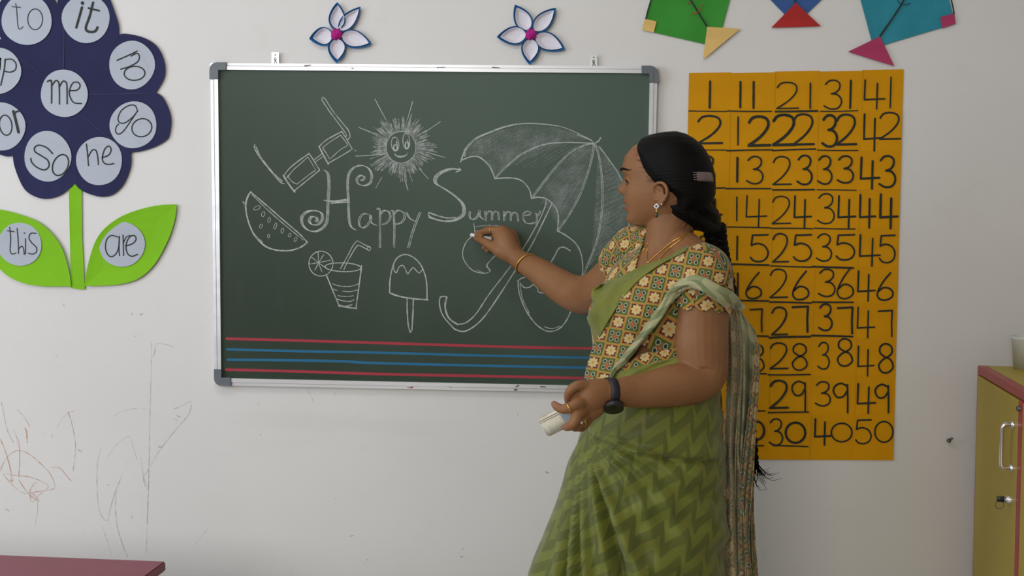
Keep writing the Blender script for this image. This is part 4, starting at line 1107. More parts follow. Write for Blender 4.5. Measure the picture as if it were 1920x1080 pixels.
gv = [[hbm.verts.new(p) for p, _ in r] for r in rows]
for i in range(len(gv)-1):
    for k in range(144):
        if max(rows[i][k][1], rows[i+1][k][1], rows[i][k+1][1]) > -9:
            try: hbm.faces.new((gv[i][k], gv[i][k+1], gv[i+1][k+1], gv[i+1][k]))
            except ValueError: pass
try: hbm.faces.new([gv[0][k] for k in range(144)])
except ValueError: pass
bmesh.ops.delete(hbm, geom=[v for v in hbm.verts if not v.link_faces], context='VERTS')
bmesh.ops.remove_doubles(hbm, verts=hbm.verts, dist=.0004)
hair = bm_link('hair', hbm, M_hair, person, True)
# gathered locks from behind the ears to the braid
rl = random.Random(9)
lk = bmesh.new()
for pts, rr in (([J(1258,374,-.597), J(1278,396,-.588), J(1308,412,-.562), J(1338,426,-.510)], [.015,.024,.024,.017]),
                ([J(1282,352,-.585), J(1305,382,-.575), J(1326,404,-.545), J(1340,426,-.505)], [.024,.029,.023,.017]),
                ([J(1300,318,-.552), J(1312,350,-.545), J(1320,385,-.535), J(1332,410,-.515), J(1341,434,-.495)], [.016,.021,.025,.022,.017]),
                ([J(1296,380,-.50), J(1318,400,-.49), J(1338,424,-.49)], [.026,.028,.020])):
    tube(lk, pts, rr, 16, 5)
lkm = remesh(lk, .003, 3)
for v in lkm.vertices:
    x_, y_ = PX(v.co); n_ = v.normal
    v.co += n_*(.0007*math.sin((x_*.6-y_)*.55+.6*math.sin(x_*.09))+.0012*math.sin((x_*.55-y_)*.21))
lk2 = link('gathered_hair', lkm, M_hair, person, True)
# braid
bp = crom([J(1339,426,-.497), J(1345,462,-.483), J(1354,500,-.478), J(1366,550,-.468), J(1382,640,-.452), J(1397,740,-.440), J(1408,820,-.436), J(1413,868,-.440)], 22)
for s3_ in range(3):
    bm = bmesh.new(); pts = []; rr = []
    n = len(bp); 
    for i, c in enumerate(bp):
        t = i/(n-1); ph = t*2*math.pi*8+s3_*2*math.pi/3; R = .0155*(1-.55*t)
        pts.append(c+Vector((1,.15,0)).normalized()*R*math.cos(ph)+Vector((0,1,0))*R*.6*math.sin(2*ph)); rr.append(.0125*(1-.55*t))
    tube(bm, pts, rr, 10, 1); bm_link('braid_strand', bm, M_hair, person, True)
bm = bmesh.new(); e0 = bp[-1]
for k in range(46):
    a = rl.uniform(-.5, 1.2); L_ = rl.uniform(.03, .075); cu = rl.uniform(-.03, .03)
    d = Vector((math.sin(a), rl.uniform(-.3,.3), -math.cos(a)))
    tube(bm, [e0+Zup*.012, e0+d*L_*.35, e0+d*L_*.7+Vector((cu*.4,0,-.005)), e0+d*L_+Vector((cu,0,abs(cu)*.6))], [.0011,.0009,.0006,.0003], 5, 4, caps=False)
bm_link('braid_tuft', bm, M_hair, person, True)['kind'] = 'stuff'
# stray hairs at nape, temple and along the braid
bm = bmesh.new()
for k in range(60):
    b_ = bp[rl.randrange(0, int(len(bp)*.75))]; L_ = rl.uniform(.01,.03); a = rl.uniform(-.6, 1.0)
    d = Vector((math.cos(a), rl.uniform(-.2,.4), math.sin(a)*.8-.3)); st = b_+d*.008
    tube(bm, [st, st+d*L_*.5+Zup*rl.uniform(-.004,.004), st+d*L_+Zup*rl.uniform(-.01,.006)], [.0003,.00025,.00015], 4, 3, caps=False)
for k in range(40):
    z = rl.uniform(-.055,.095); th = math.radians(rl.choice([1])*(hairline(z)+rl.uniform(-2,6))); f, l = hsurf(th, z, True)
    p0 = HW(f*1.01, l*1.01, z); q = HW(f*.9-.014, l*1.08+.003, z-rl.uniform(-.004,.012))
    tube(bm, [p0, (p0+q)/2+HL*.002, q], [.00012,.00018,.0002], 4, 3, caps=False)
for k in range(22):
    a = HW(rl.uniform(-.065,-.035), .052, rl.uniform(-.085,-.06)); d = Vector((rl.uniform(-.9,.3), -.2, -1)).normalized()
    tube(bm, [a, a+d*.012, a+d*.02+Vector((rl.uniform(-.012,.012),-.003,rl.uniform(-.008,.004)))], [.0004,.0003,.00015], 4, 3, caps=False)
bm_link('stray_hair', bm, M_hair, person, True)['kind'] = 'stuff'
# hair clip
bm = bmesh.new()
def onhair(deg, z, up): 
    f, l = hsurf(math.radians(deg), z, False); h = math.hypot(f, l); return HW(f*(1+up/h), l*(1+up/h), z)
g_ = [[onhair(138+38*j/8, .021-.019*i/4, .0135+.0035*math.sin(math.pi*j/8)*math.sin(math.pi*(i+.6)/5.2)) for j in range(9)] for i in range(5)]
cm = link('hair_clip', grid_mesh(g_), M_clip, person, True); solid(cm, .003, 0); cm['label'] = 'mauve plastic hair clip'
for k in range(4):
    z = .0185-.0048*k; tube(bm, [onhair(131,z,.0095), onhair(135,z+.001,.0165), onhair(140,z,.0155)], .0010, 6, 2)
bm_link('clip_teeth', bm, M_clip, cm, True)['kind'] = 'stuff'
# ---- jewellery
ear = HW(.013, .0785, -.050)
er = bm_link('earring', (lambda b: (tube(b, [ear-HL*.001, ear+HL*.0035], [.0068,.0062], 4, 1, caps=False), b)[1])(bmesh.new()), M_gem, person)
bm = bmesh.new(); box(bm, ear+HL*.0045, .0018,.0012,.0018, (HF,HL,HU)); bm_link('dark_stone', bm, M_black, er)
bm = bmesh.new(); tube(bm, [ear+HL*.003-HU*.007, ear+HL*.003-HU*.014], .0010, 8, 1); bm_link('gold_link', bm, M_gold, er, True)
bm = bmesh.new(); tube(bm, [ear+HL*.003-HU*.0145, ear+HL*.003-HU*.021], [.0026,.0030], 12, 1); bm_link('bead', bm, M_bead, er, True)
bm = bmesh.new(); p = HW(.002, .0815, -.046); bmesh.ops.create_icosphere(bm, subdivisions=2, radius=.0019)
for v in bm.verts: v.co += p
bm_link('ear_stud', bm, M_gem, person, True)
def chain(name, pp, r, off=.0016):
    pts = [hit(x, y, off, -.62) for x, y in [(v.x, v.y) for v in crom([(a,b,0) for a,b in pp], 8)]]
    bm = bmesh.new(); tube(bm, pts, r, 8, 1)
    q = bm_link(name, bm, M_gold, person, True); return pts
pn = chain('necklace', [(1301,430),(1283,441),(1262,452),(1240,470),(1224,484),(1215,491),(1213,478),(1214,466)], .0011)
chain('necklace', [(1301,431),(1285,443),(1266,457),(1250,470),(1240,481),(1237,487)], .0014)
chain('necklace', [(1215,456),(1208,466),(1202,474),(1195,485),(1186,496)], .0016)
bm = bmesh.new(); p = hit(1216,492,.003,-.62); bmesh.ops.create_icosphere(bm, subdivisions=2, radius=.0032)
for v in bm.verts: v.co += p
bm_link('pendant', bm, M_gold, person, True)
def ring_around(name, a, b, R, r, m, flat=1.0, parent=person, n=36, tilt=None, width=None):
    """band around the axis a->b at a"""
    ax = (b-a).normalized(); u = ax.cross(Zup).normalized(); v = ax.cross(u)
    if tilt: u = (u+ax*tilt[0]); v = (v+ax*tilt[1])
    bm = bmesh.new(); pts = [a+u*R*math.cos(t)+v*R*math.sin(t) for t in [2*math.pi*k/n for k in range(n)]]
    if width is None: tube(bm, pts, r, 10, 1, closed=True)
    else:
        rr = []
        for t in [2*math.pi*k/n for k in range(n)]:
            d = u*math.cos(t)+v*math.sin(t)
            rr.append([bm.verts.new(a+d*(R+x)+ax*y) for x, y in ((0,-width),(r,-width*.9),(r,width*.9),(0,width))])
        for i in range(n):
            A_, B_ = rr[i], rr[(i+1)%n]
            for k in range(4): bm.faces.new((A_[k], A_[(k+1)%4], B_[(k+1)%4], B_[k]))
    return bm_link(name, bm, m, parent, True)
ring_around('bangle', J(986,494.5,-.142), J(1010,510,-.175), .0315, .0021, M_gold, tilt=(0,-.25))
ring_around('ring', J(1064.5,765.5,-.848), J(1083,757,-.842), .0108, .0014, M_gold)
ring_around('ring', J(1089,791.5,-.836), J(1098,778,-.820), .0112, .0012, M_gold)
bm = bmesh.new(); p = J(1090,792,-.851); bmesh.ops.create_icosphere(bm, subdivisions=2, radius=.0030)
for v in bm.verts: v.co += p
bm_link('ring_stone', bm, M_gem, person, True)
ring_around('ring', J(923,431.5,-.085), J(932,432,-.093), .0116, .0011, M_gold)
wa = J(1144,736,-.802); wb = J(1175,736,-.79)
wt = ring_around('wristwatch', wa, wb, .0272, .0022, M_watch, width=.0095)
wt['label'] = 'black wristwatch with rubber strap'
d = Vector((.05,-.62,-.78)).normalized(); cw = wa+d*.0285+Vector((.004,0,0))
bm = bmesh.new(); tube(bm, [cw-d*.002, cw+d*.0085], [.0195,.0195], 36, 1, caps=False); bevel_e = bm.edges[:]
bm_link('watch_case', bm, M_black, wt, True)
bm = bmesh.new(); tube(bm, [cw+d*.0085, cw+d*.0093], [.0170,.0165], 36, 1, caps=False); bm_link('watch_dial', bm, M_wface, wt)

# ---- chalk and duster (held, things of their own)
bm = bmesh.new(); tube(bm, [J(883.5,440.3,-.0215), J(901,444,-.040), J(922,448,-.062)], [.0050,.0050,.0048], 16, 1, caps=False)
tag(bm_link('chalk_stick', bm, M_chk, None, True), 'white chalk stick pinched in the right hand at the board', 'chalk')
# duster
a_ = J(1019,800,-.800); b_ = J(1092,764,-.815)
ax = (b_-a_).normalized(); nf = Vector((-.15,-.86,-.30)); nf = (nf-ax*nf.dot(ax)).normalized(); nt_ = nf.cross(ax)
if nt_.z < 0: nt_ = -nt_
Ld = (b_-a_).length
du = empty('chalk_duster', tuple(a_), 'cream felt chalkboard duster held in the left hand', 'duster')
bm = bmesh.new(); cdu = a_+ax*Ld/2
box(bm, cdu-nt_*.003, Ld/2, .013, .0165, (ax, nf, nt_)); bevel(bm, .003, 3); bm_link('felt_block', bm, M_felt, du, True)
bm = bmesh.new(); box(bm, cdu+ax*.018-nt_*.002, .018, .0142, .0172, (ax, nf, nt_)); bevel(bm, .002, 2); bm_link('grip_band', bm, M_dust, du)
bm = bmesh.new(); box(bm, cdu+nt_*.0145, Ld/2, .0105, .0032, (ax, nf, nt_)); bevel(bm, .0015, 2); bm_link('backing_strip', bm, M_felt, du, True)
# ---- cloth materials
def printed(name, cell, rot=0, fade=0.0):
    """block print: green squares with eyelets alternating with cream flowers in an orange frame"""
    m, nt, b = new_mat(name, .75, .2)
    uv = nt.nodes.new('ShaderNodeUVMap'); mp = nt.nodes.new('ShaderNodeMapping'); nt.links.new(uv.outputs[0], mp.inputs[0])
    mp.inputs['Rotation'].default_value = (0,0,math.radians(rot)); mp.inputs['Scale'].default_value = (1/cell, 1/cell, 1)
    sp = nt.nodes.new('ShaderNodeSeparateXYZ'); nt.links.new(mp.outputs[0], sp.inputs[0])
    U_, V_ = N(nt, sp.outputs[0]), N(nt, sp.outputs[1])
    fu, fv = U_.fract()-.5, V_.fract()-.5
    au, av = fu.abs(), fv.abs(); mx = au.max(av)
    par = (U_.floor()+V_.floor()).mod(2.)
    r = (fu*fu+fv*fv).sqrt(); th = fu.atan2(fv)
    # green cell
    gu, gv = (au-.21)*1.15, (av-.21); rr = (gu*gu+gv*gv).sqrt()
    c = mix(nt, rr.lt(.155), (.070,.100,.020), (.40,.40,.27))
    c = mix(nt, rr.lt(.105), c, (.012,.035,.020))
    c = mix(nt, (au.min(av)).lt(.035)*mx.lt(.30), c, (.40,.10,.03))
    c = mix(nt, r.lt(.085), c, (.50,.11,.035))
    # flower cell
    pet = (th*4.).cos().abs()*.11+.27
    d = mix(nt, r.lt(pet), (.055,.018,.030), (.56,.43,.19))
    d = mix(nt, r.lt(.20)*((th*8.).cos().gt(.6)), d, (.50,.35,.12))
    d = mix(nt, r.lt(.075), d, (.55,.22,.05))
    d = mix(nt, mx.gt(.36), d, (.36,.085,.014))
    d = mix(nt, mx.gt(.40), d, (.42,.20,.03))
    d = mix(nt, r.gt(pet-.022)*r.lt(pet), d, (.38,.22,.06))
    c = mix(nt, par, c, d)
    c = mix(nt, mx.gt(.462), c, (.33,.24,.045))
    if fade: c = mix(nt, fade, c, (.36,.34,.25))
    nz = noise(nt, 400, 2).step(.2,.8)*.12
    nt.links.new(mix(nt, nz, c, (.1,.08,.04)), b.inputs['Base Color'])
    bump(nt, b, noise(nt, 900, 2), .25, .0006); b.inputs['Sheen Weight'].default_value = .15
    return m
def chevron(name, c0, c1, c2, pu=.052, pv=.050, amp=.55, rot=8, gloss=.5):
    m, nt, b = new_mat(name, gloss, .35)
    uv = nt.nodes.new('ShaderNodeUVMap'); mp = nt.nodes.new('ShaderNodeMapping'); nt.links.new(uv.outputs[0], mp.inputs[0])
    mp.inputs['Rotation'].default_value = (0,0,math.radians(rot))
    sp = nt.nodes.new('ShaderNodeSeparateXYZ'); nt.links.new(mp.outputs[0], sp.inputs[0])
    U_, V_ = N(nt, sp.outputs[0]), N(nt, sp.outputs[1])
    fz = (U_*(1/pu)).fract(); tri = (fz*(1/.72)).min((fz*-1.+1.)*(1/.28))*.5
    band = (V_*(1/pv)+tri*(amp*2)).fract()
    mk = band.lt(.5)
    lane = ((U_*(1/pu)).fract()).lt(.5)
    c = mix(nt, mk, c0, c1)
    c = mix(nt, mk*lane*.55, c, c2)
    nz = noise(nt, 22, 4).step(.35,.7)*.30
    c = mix(nt, nz, c, c2)
    nt.links.new(c, b.inputs['Base Color']); b.inputs['Sheen Weight'].default_value = .2
    bump(nt, b, noise(nt, 700, 2), .2, .0006); return m
M_print = printed('printed_cotton', .044, 26)
M_printp = printed('printed_saree_cloth', .0315, 0)
M_printb = printed('printed_cloth_reverse', .040, 38, .45)
M_printd = printed('printed_cloth_face', .040, 40, .28)
M_sar = chevron('green_saree_cloth', (.150,.165,.018), (.082,.100,.010), (.105,.118,.016), .056, .056, .75, -14)
M_pale = chevron('pale_green_border_cloth', (.36,.35,.19), (.17,.20,.085), (.29,.30,.15), .05, .06, .5, 4)
def plain_green():
    m, nt, b = new_mat('sheer_green_border', .55, .3)
    c = mix(nt, noise(nt, 30, 5, stretch=(1,1,.4)).step(.3,.7), (.122,.135,.010), (.172,.182,.020))
    nt.links.new(c, b.inputs['Base Color']); bump(nt, b, noise(nt, 40, 4, stretch=(1.6,1.6,.6)), .5, .004); b.inputs['Sheen Weight'].default_value = .2
    return m
M_border = plain_green()

def bern(ctrl, nu, nv):
    """Catmull-Rom surface through a grid of control vectors"""
    A_ = [crom(r, nv) for r in ctrl]; cols = [crom([A_[i][j] for i in range(len(A_))], nu) for j in range(len(A_[0]))]
    return [[cols[j][i] for j in range(len(cols))] for i in range(len(cols[0]))]
def smoothrows(g, it=2, keep=True):
    for _ in range(it):
        h = [r[:] for r in g]
        for i in range(1, len(g)-1):
            for j in range(1, len(g[0])-1):
                h[i][j] = (g[i][j]*4+g[i-1][j]+g[i+1][j]+g[i][j-1]+g[i][j+1])/8
        g = h
    return g
def planar_uv(g, sx=1/880., sh=.26, sl=.15):
    """cloth coordinates: lengths across and down, measured where the sheet lies flat to the room"""
    return [[((PX(v)[0]+sh*PX(v)[1])*sx, (-PX(v)[1]+sl*PX(v)[0])*sx) for v in r] for r in g]
def arc_uv(g):
    R, C_ = len(g), len(g[0]); u = [[0]*C_ for _ in range(R)]; v = [[0]*C_ for _ in range(R)]
    for i in range(R):
        for j in range(1, C_): u[i][j] = u[i][j-1]+(g[i][j]-g[i][j-1]).length
    for j in range(C_):
        for i in range(1, R): v[i][j] = v[i-1][j]+(g[i][j]-g[i-1][j]).length
    m = max(u[i][-1] for i in range(R))
    return [[(u[i][j]+(m-u[i][-1])*.5, -v[i][j]) for j in range(C_)] for i in range(R)]
def sheet(name, g, m, uv=None, th=.0016, parent=person):
    me = grid_mesh(g, uv or arc_uv(g)); o = link(name, me, m, parent, True)
    solid(o, th, 0); return o

# ---- blouse: body shell (hidden mostly) with neckline, and two sleeves
n = 200; rows = []; uvs = []
for k in range(150):
    py = 452+(676-452)*k/149; rg_ = tring(py, .006, n); rg_.append(rg_[0]); rows.append(rg_)
uvs = [[(.15*2*math.pi*j/n*.95, r[0].z) for j in range(n+1)] for r in rows]
me = grid_mesh(rows, uvs)
bm = bmesh.new(); bm.from_mesh(me)
def inpoly(x, y, poly):
    c = False
    for (x0,y0),(x1,y1) in zip(poly, poly[1:]+poly[:1]):
        if (y0 > y) != (y1 > y) and x < (x1-x0)*(y-y0)/(y1-y0)+x0: c = not c
    return c
neck = [(1222,420),(1213,440),(1204,462),(1196,482),(1190,502),(1203,530),(1250,510),(1300,480),(1330,472),(1345,440),(1330,400)]
dl = []
for f in bm.faces:
    c = f.calc_center_median(); x, y = PX(c)
    if (f.calc_center_median()-P(trow(y)[0], y, trow(y)[1])).dot(Vector((-.5,-.85,0))) > -.02 and inpoly(x, y, neck): dl.append(f)
    elif y < 478 and not (x < 1213): dl.append(f)
    elif inpoly(x, y, [(1166,680),(1178,642),(1200,648),(1224,656),(1204,663),(1182,674)]) and f.calc_center_median().y < -.6: dl.append(f)
bmesh.ops.delete(bm, geom=dl, context='FACES')
bo = bm_link('blouse', bm, M_print, person, True, fix=False); solid(bo, .0012, 1)
def sleeve(pts, rad, hem=0, jag=0, n=96, steps=60, flip=False):
    c = crom(pts, steps//(len(pts)-1)+1); rr = [x.x for x in crom([(r,0,0) for r in rad], steps//(len(pts)-1)+1)]
    up = None; g = []; L_ = 0; uvs = []
    for i in range(len(c)):
        t = (c[min(i+1,len(c)-1)]-c[max(i-1,0)]).normalized()
        if up is None: up = Vector((0,-1,0))
        up = (up-t*up.dot(t)).normalized(); sd = t.cross(up)
        if i: L_ += (c[i]-c[i-1]).length
        row = []; ur = []
        for k in range(n+1):
            a = 2*math.pi*k/n; fr = i/(len(c)-1)
            ext = jag*abs(math.sin(a*6))*max(0, (fr-.75)/.25)
            row.append(c[i]+t*ext+(up*math.cos(a)+sd*math.sin(a))*(rr[i]+.0012*math.sin(a*3+i*.3))); ur.append((a*.058, -L_-ext))
        g.append(row); uvs.append(ur)
    return g, uvs
g, u_ = sleeve([J(1296,492,-.66), J(1314,512,-.678), J(1315,545,-.686), J(1313,577,-.690)], [.050,.0610,.0635,.0635], jag=.010)
s1o = link('sleeve', grid_mesh(g, u_), printed('printed_sleeve_cloth', .034, 42), person, True); solid(s1o, .0012, 1)
g, u_ = sleeve([J(1240,458,-.535), J(1222,461,-.505), J(1205,465,-.482), J(1192,472,-.462), J(1176,488,-.443), J(1164,503,-.425)], [.046,.051,.0555,.0580,.0580,.0560], jag=.006, steps=90)
bm = bmesh.new(); bm.from_mesh(grid_mesh(g, u_))
dl = [f for f in bm.faces if inpoly(*PX(f.calc_center_median()), neck) or PX(f.calc_center_median())[0] > 1214]
bmesh.ops.delete(bm, geom=dl, context='FACES')
s2o = bm_link('sleeve', bm, printed('printed_sleeve_cloth', .030, 28), person, True, fix=False); solid(s2o, .0012, 1)
# strap of the blouse beside the neck (right shoulder)
st = [[(1214,426),(1200,432),(1186,446)],[(1217,446),(1203,452),(1186,462)],[(1207,466),(1196,472),(1182,480)],[(1197,484),(1188,492),(1176,500)],[(1190,503),(1180,510),(1168,516)]]

# ---- lower saree (skirt): rings from the waist to the hem
SK = [ # py, left px, right px, half depth, Y
 (672,1190,1330,.140,-.590),(690,1150,1338,.146,-.590),(715,1120,1344,.150,-.592),(745,1102,1348,.156,-.595),(775,1095,1350,.162,-.597),(805,1091,1352,.167,-.60),(850,1079,1355,.172,-.60),
 (900,1064,1357,.176,-.60),(960,1045,1358,.180,-.60),(1020,1025,1357,.184,-.60),(1080,1004,1354,.188,-.60),(1200,968,1352,.198,-.60),(1350,925,1356,.212,-.60),(1500,888,1362,.226,-.60),(1598,866,1366,.236,-.60)]
def sk(py):
    for a, b in zip(SK, SK[1:]):
        if py <= b[0]:
            t = (py-a[0])/(b[0]-a[0]); return tuple(a[k]+(b[k]-a[k])*t for k in range(1,5))
    return SK[-1][1:]
TK = (1098, 802)
def ridge(x, c, w_, a):
    d = (x-c)/w_; return a*math.exp(-d*d)
nS = 220; rows = []; uvs = []
ys = [672+(808-672)*k/36 for k in range(36)]+[808+(1080-808)*k/72 for k in range(72)]+[1080+(1598-1080)*k/50 for k in range(51)]
for py in ys:
    l_, r_, dp, Y = sk(py); cpx = (l_+r_)/2; c = P(cpx, py, Y); hx = (P(r_, py, Y)-P(l_, py, Y)).length/2
    row = []; ur = []
    for j in range(nS+1):
        a = 2*math.pi*j/nS                        # 0 = +X, going through the camera side (-Y) at 90 deg
        cx, sx = math.cos(a), math.sin(a)
        e_ = .80
        p = c+Vector((hx*math.copysign(abs(cx)**.92, cx), -dp*math.copysign(abs(sx)**e_, sx), 0))
        nrm = Vector((cx*dp, -sx*hx, 0)).normalized()
        off = 0
        x_, y_ = PX(p)
        if sx > -.35:
            dx, dy = x_-TK[0], y_-TK[1]; rad_ = math.hypot(dx, dy); ps = math.degrees(math.atan2(dy, dx))
            if dy > -12:
                gr = min(1, rad_/90.); g2 = min(1, rad_/260.)
                far = max(.25, 1-max(0, rad_-220)/400.)
                # pleat bundle to the lower left
                for pc, pw, pa in ((112.5,1.8,.016),(107.5,1.7,-.014),(104.0,1.5,.015),(100.8,1.3,-.018),(98.2,1.1,.017),(95.6,1.3,-.016),(93.0,1.4,.013),(88.5,2.2,-.006),(84,1.8,.012),(79,2.6,-.026),(73,3.2,.020)):
                    off += ridge(ps, pc-3.0*g2, pw*1.15, pa)*gr*(.55+.6*g2)
                # creases fanning to the right over the hip
                for pc, pw, pa in ((63,2.6,-.009),(57,2.0,.009),(50,2.8,-.010),(44,2.0,.008),(37,2.3,-.009),(31,1.8,.009),(25,1.6,-.009)):
                    off += ridge(ps+6*math.sin(rad_/70.), pc, pw, pa)*gr*far*(1-.55*g2)
            # overlap edge: sweeping crease from tuck to the right hip
            if dx > 0:
                ye = 806+58*(1-math.exp(-dx/75.)); dd = y_-ye
                off += (.0075*math.exp(-max(0,-dd)/26.)*(dd < 0) - .0075*ga(dd-4, 5.5))*min(1, dx/25.)*max(0, min(1,(1352-x_)/20.))
            # soft horizontal wrinkles of the wrap
            off += .0022*math.sin(y_/9.+x_/60.+1.3*math.sin(x_/37.))*max(0, min(1,(960-abs(y_-880))/400.))*(1 if dx > 10 else 0)*min(1,abs(dx)/60.)
            off += .0028*math.sin((y_+.55*x_)/21.+.7*math.sin(x_/50.))*(1 if y_ > 830 and dx > 30 else 0)*min(1,abs(dx)/110.)
        low = max(0, (py-1000)/600.)
        off += .012*low*math.sin(a*17+.8*math.sin(a*3))
        if sx <= -.35: off += .006*math.sin(a*13)*min(1, max(0, (py-760)/200.))
        row.append(p+nrm*off); ur.append((a*.185, -py/880.))
    # tilt: the waist edge rises towards the right-hand side
    tl = max(0, 1-(py-672)/60.)
    row = [v-Zup*(max(0, (1285-PX(v)[0]))/1000.)*.30*tl for v in row]
    rows.append(row); uvs.append(ur)
sko = link('saree_skirt', grid_mesh(rows, uvs), M_sar, person, True); solid(sko, .0014, 0)
# ---- under the arm: lower printed band and the plain green wrap at the waist
def hitsheet(ctrl, off, nu, nv, dflt, rip=0, seed=1, extra=None):
    g0 = bern([[Vector((x, y, 0)) for x, y in r] for r in ctrl], nu, nv); out = []
    for i, r in enumerate(g0):
        o = []
        for j, p in enumerate(r):
            h = hit_t(p.x, p.y, off, dflt)
            if extra: h = extra(h, i/(len(g0)-1), j/(len(r)-1), p)
            o.append(h)
        out.append(o)
    return out
# BVH of torso only (without the arms) for cloth
tb_bm = bmesh.new()
rg = [[tb_bm.verts.new(v) for v in tring(436+(860-436)*k/70, .008+.010*max(0,min(1,(436+(860-436)*k/70-620)/60.)))] for k in range(71)]
for a, b in zip(rg, rg[1:]):
    for k in range(56): tb_bm.faces.new((a[k], a[(k+1)%56], b[(k+1)%56], b[k]))
tube(tb_bm, [J(1268,462,-.565), J(1300,490,-.62), J(1318,512,-.672), J(1316,560,-.69)], [.050,.057,.064,.066], 20, 4)
tbvh = BVHTree.FromBMesh(tb_bm); tb_bm.free()
def hit_t(px, py, off, dflt):
    d = (P(px, py, 0)-CAM).normalized(); r = tbvh.ray_cast(CAM, d)
    if r[0] is None:
        q = P(px, py, dflt); nr = tbvh.find_nearest(q)
        # beside the body: keep the column but stay at the depth of the nearest cloth
        return P(px, py, nr[0].y-.002) if (nr[0]-q).length < .08 else q
    return r[0]-d*off
low = [[(1140,706),(1168,690),(1200,676),(1232,664),(1270,655),(1300,650)],[(1130,716),(1165,704),(1200,692),(1235,680),(1270,670),(1300,665)],[(1120,735),(1165,725),(1200,712),(1235,700),(1272,692),(1300,688)]]
gB = hitsheet([[(1135,712),(1160,692),(1184,676),(1206,663),(1240,658),(1268,650),(1300,640)],[(1128,722),(1158,704),(1190,690),(1215,680),(1240,675),(1270,668),(1300,660)],[(1120,740),(1158,722),(1190,708),(1215,700),(1245,692),(1272,686),(1300,680)]], .002, 5, 5, -.66)
sheet('printed_waistband', gB, printed('printed_band_cloth', .030, 22), planar_uv(gB))
gW = hitsheet([[(1128,722),(1150,703),(1180,692),(1215,683),(1250,675),(1280,668),(1310,664)],[(1120,735),(1150,720),(1185,707),(1220,699),(1252,692),(1282,686),(1312,682)],[(1110,760),(1150,752),(1190,742),(1225,735),(1255,728),(1285,722),(1315,720)]], .006, 5, 5, -.67,
   extra=lambda h,u,v,p: h-Vector((0,.0025*math.sin(u*9+v*14),0)))
sheet('green_waist_wrap', gW, M_border)

# ---- pallu across the chest
PC = [[(1288,462),(1310,466),(1335,477),(1356,496),(1370,520)],
      [(1256,480),(1280,484),(1305,492),(1335,508),(1358,535)],
      [(1222,503),(1246,507),(1270,512),(1290,518),(1306,530)],
      [(1188,532),(1212,538),(1236,543),(1258,545),(1272,542)],
      [(1160,565),(1182,573),(1205,577),(1228,577),(1247,575)],
      [(1136,603),(1155,611),(1177,614),(1200,613),(1220,612)],
      [(1117,640),(1133,646),(1152,650),(1174,650),(1193,647)],
      [(1102,680),(1114,688),(1130,691),(1147,690),(1162,685)],
      [(1095,716),(1104,726),(1117,730),(1131,727),(1143,716)],
      [(1093,745),(1101,752),(1112,755),(1124,750),(1135,735)]]
def ex(h, u, v, p):
    # slack cloth: stands off the ribs between bust and waist, hangs in a slight fold
    k = math.sin(math.pi*min(1, max(0, (u-.1)/.9)))
    w_ = .010*k*(1-v*.3)+.0022*math.sin(v*9-u*7)*k+.0015*math.sin(u*31+v*5)*k
    return h+Vector((-.25,-1,0)).normalized()*0+(CAM-h).normalized()*w_
gP = hitsheet(PC, .010, 7, 9, -.64, extra=ex); gP = smoothrows(gP, 6)
sheet('pallu', gP, M_printp, planar_uv(gP))
# plain green edge of the pallu
PG = [[(1283,463),(1286,465),(1290,468)],[(1244,485),(1252,486),(1260,484)],[(1205,498),(1214,503),(1226,504)],[(1165,518),(1178,525),(1192,531)],[(1112,542),(1140,554),(1163,566)],
      [(1112,572),(1125,586),(1140,603)],[(1101,596),(1112,612),(1127,627)],[(1108,614),(1114,628),(1119,643)],[(1114,630),(1115,638),(1116,650)]]
def eg(h, u, v, p):
    k = math.sin(math.pi*u)
    return h+(CAM-h).normalized()*(.006+.010*k*v+.0045*math.sin(v*7+u*10)*k+.0022*math.sin(v*4-u*37)*k)
def hit_edge(px, py, off, dflt):
    return hit_t(px, py, off, dflt)
gG = hitsheet(PG, .008, 7, 7, -.60, extra=eg); gG = smoothrows(gG, 4)
sheet('pallu_edge', gG, M_border)
# twisted pale border along the lower edge, as a soft rolled band
def band(name, pts, w0, m, parent=person, tw=1.0, off=.022, dflt=-.7, seed=0):
    """rolled cloth band following photo points, raycast on the body"""
    c = crom([(x, y, 0) for x, y, *_ in pts], 8); ww = [q.x for q in crom([(p[2], 0, 0) for p in pts], 8)]
    P3 = [hit_t(q.x, q.y, off, dflt) for q in c]
    for _ in range(5): P3 = [P3[0]]+[(P3[i-1]+P3[i]*2+P3[i+1])/4 for i in range(1, len(P3)-1)]+[P3[-1]]
    g = []; n_ = 26
    for i, q in enumerate(P3):
        t = (P3[min(i+1,len(P3)-1)]-P3[max(i-1,0)]).normalized(); vw = (CAM-q).normalized(); s_ = t.cross(vw).normalized(); f_ = s_.cross(t).normalized()
        if f_.dot(vw) < 0: f_ = -f_
        row = []
        for k in range(n_+1):
            a = 2*math.pi*k/n_; W_ = ww[i]/880./2
            rr = 1+.22*math.sin(3*a+i*.16*tw+seed)+.10*math.sin(5*a-i*.21*tw)
            row.append(q+s_*W_*math.cos(a)*rr+f_*W_*.75*math.sin(a)*rr)
        g.append(row)
    me = grid_mesh(g, arc_uv(g), cap0=False, cap1=False)
    return link(name, me, m, parent, True)
band('pallu_border', [(1143,712,4),(1152,693,9),(1166,678,12),(1190,650,13),(1218,614,14),(1243,578,15),(1258,553,17),(1278,535,20),(1300,530,22),(1325,538,22),(1352,552,24),(1374,564,22),(1394,580,12)], 10, M_pale, off=.016)
band('pallu_border', [(1258,562,4),(1272,546,7),(1294,537,9),(1320,542,10),(1345,556,13),(1366,574,10)], 10, M_printb, off=.014, seed=2)

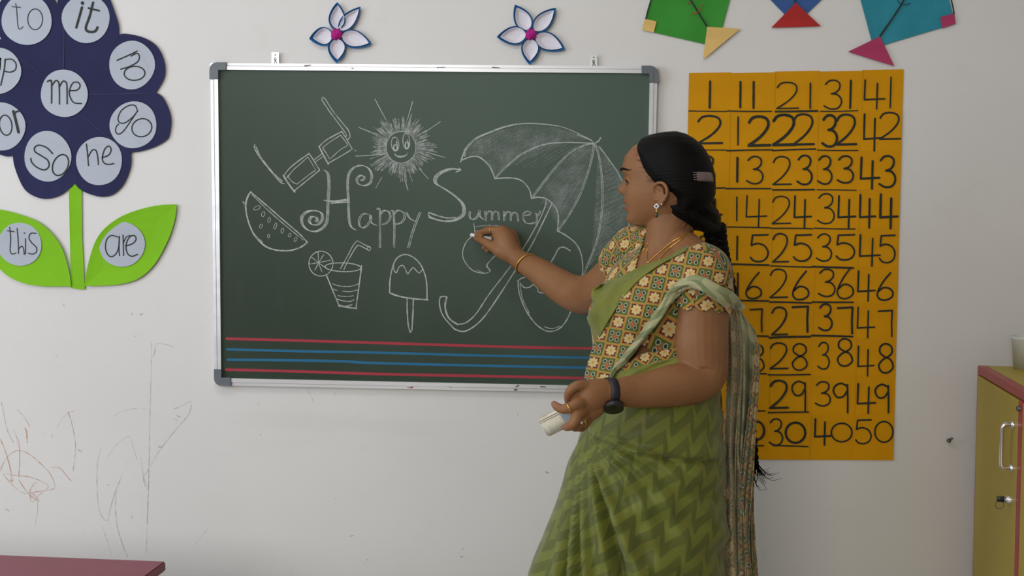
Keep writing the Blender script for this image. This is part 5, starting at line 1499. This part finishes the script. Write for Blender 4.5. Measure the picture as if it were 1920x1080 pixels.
# ---- pallu falling down the back
def fall(name, L0, folds, m, amp, Y0, Y1, uvs=None, nrow=70, ncol=70, seed=0, phase=0, rot=0):
    """L0: rows (py, left px, right px); folds: number across"""
    g = []; uu = []
    for i in range(nrow+1):
        t = i/nrow; py = L0[0][0]+(L0[-1][0]-L0[0][0])*t
        for a, b in zip(L0, L0[1:]):
            if py <= b[0]+1e-6:
                s_ = (py-a[0])/(b[0]-a[0]); l_, r_ = a[1]+(b[1]-a[1])*s_, a[2]+(b[2]-a[2])*s_; break
        row = []; ur = []
        for j in range(ncol+1):
            v = j/ncol; dr = math.sin(2*math.pi*folds*v+phase+.9*math.sin(t*5+seed)+.5*math.sin(t*11+v*3)); k = min(1, .35+t*1.6)
            x = l_+(r_-l_)*v
            topd = (L0[0][3] if len(L0[0]) > 3 else 0)
            yy_ = py+topd*v*max(0, 1-t*3)
            Yd = Y0+(Y1-Y0)*v+amp*dr*k
            row.append(P(x, yy_, Yd)); ur.append((v*abs(L0[0][2]-L0[0][1])*2.2/880., -py/880.))
        g.append(row); uu.append(ur)
    return sheet(name, g, m, uu)
fall('pallu_fall', [(556,1352,1385,28),(600,1363,1392),(660,1365,1394),(740,1362,1390),(800,1358,1388),(850,1356,1386),(900,1357,1392),(980,1354,1396),(1080,1353,1398),(1250,1352,1402)], 1.8, M_printb, .013, -.665, -.625, seed=1)
fall('pallu_fall', [(570,1380,1396,24),(600,1384,1416),(640,1388,1424),(700,1387,1423),(760,1384,1420),(820,1380,1416),(880,1378,1412),(960,1380,1408),(1080,1382,1412),(1250,1384,1420)], 2.4, M_pale, .015, -.640, -.585, seed=3, phase=1)
fall('pallu_fall', [(640,1415,1425,6),(700,1412,1424),(780,1402,1419),(860,1392,1414),(940,1384,1408),(1010,1384,1404),(1080,1386,1410),(1250,1392,1420)], 2.4, M_printd, .007, -.648, -.615, seed=5)
fall('pallu_fall', [(830,1398,1414,4),(900,1398,1414),(960,1400,1413),(1020,1402,1417),(1080,1404,1422),(1250,1410,1430)], .6, M_printd, .005, -.575, -.565, seed=2)
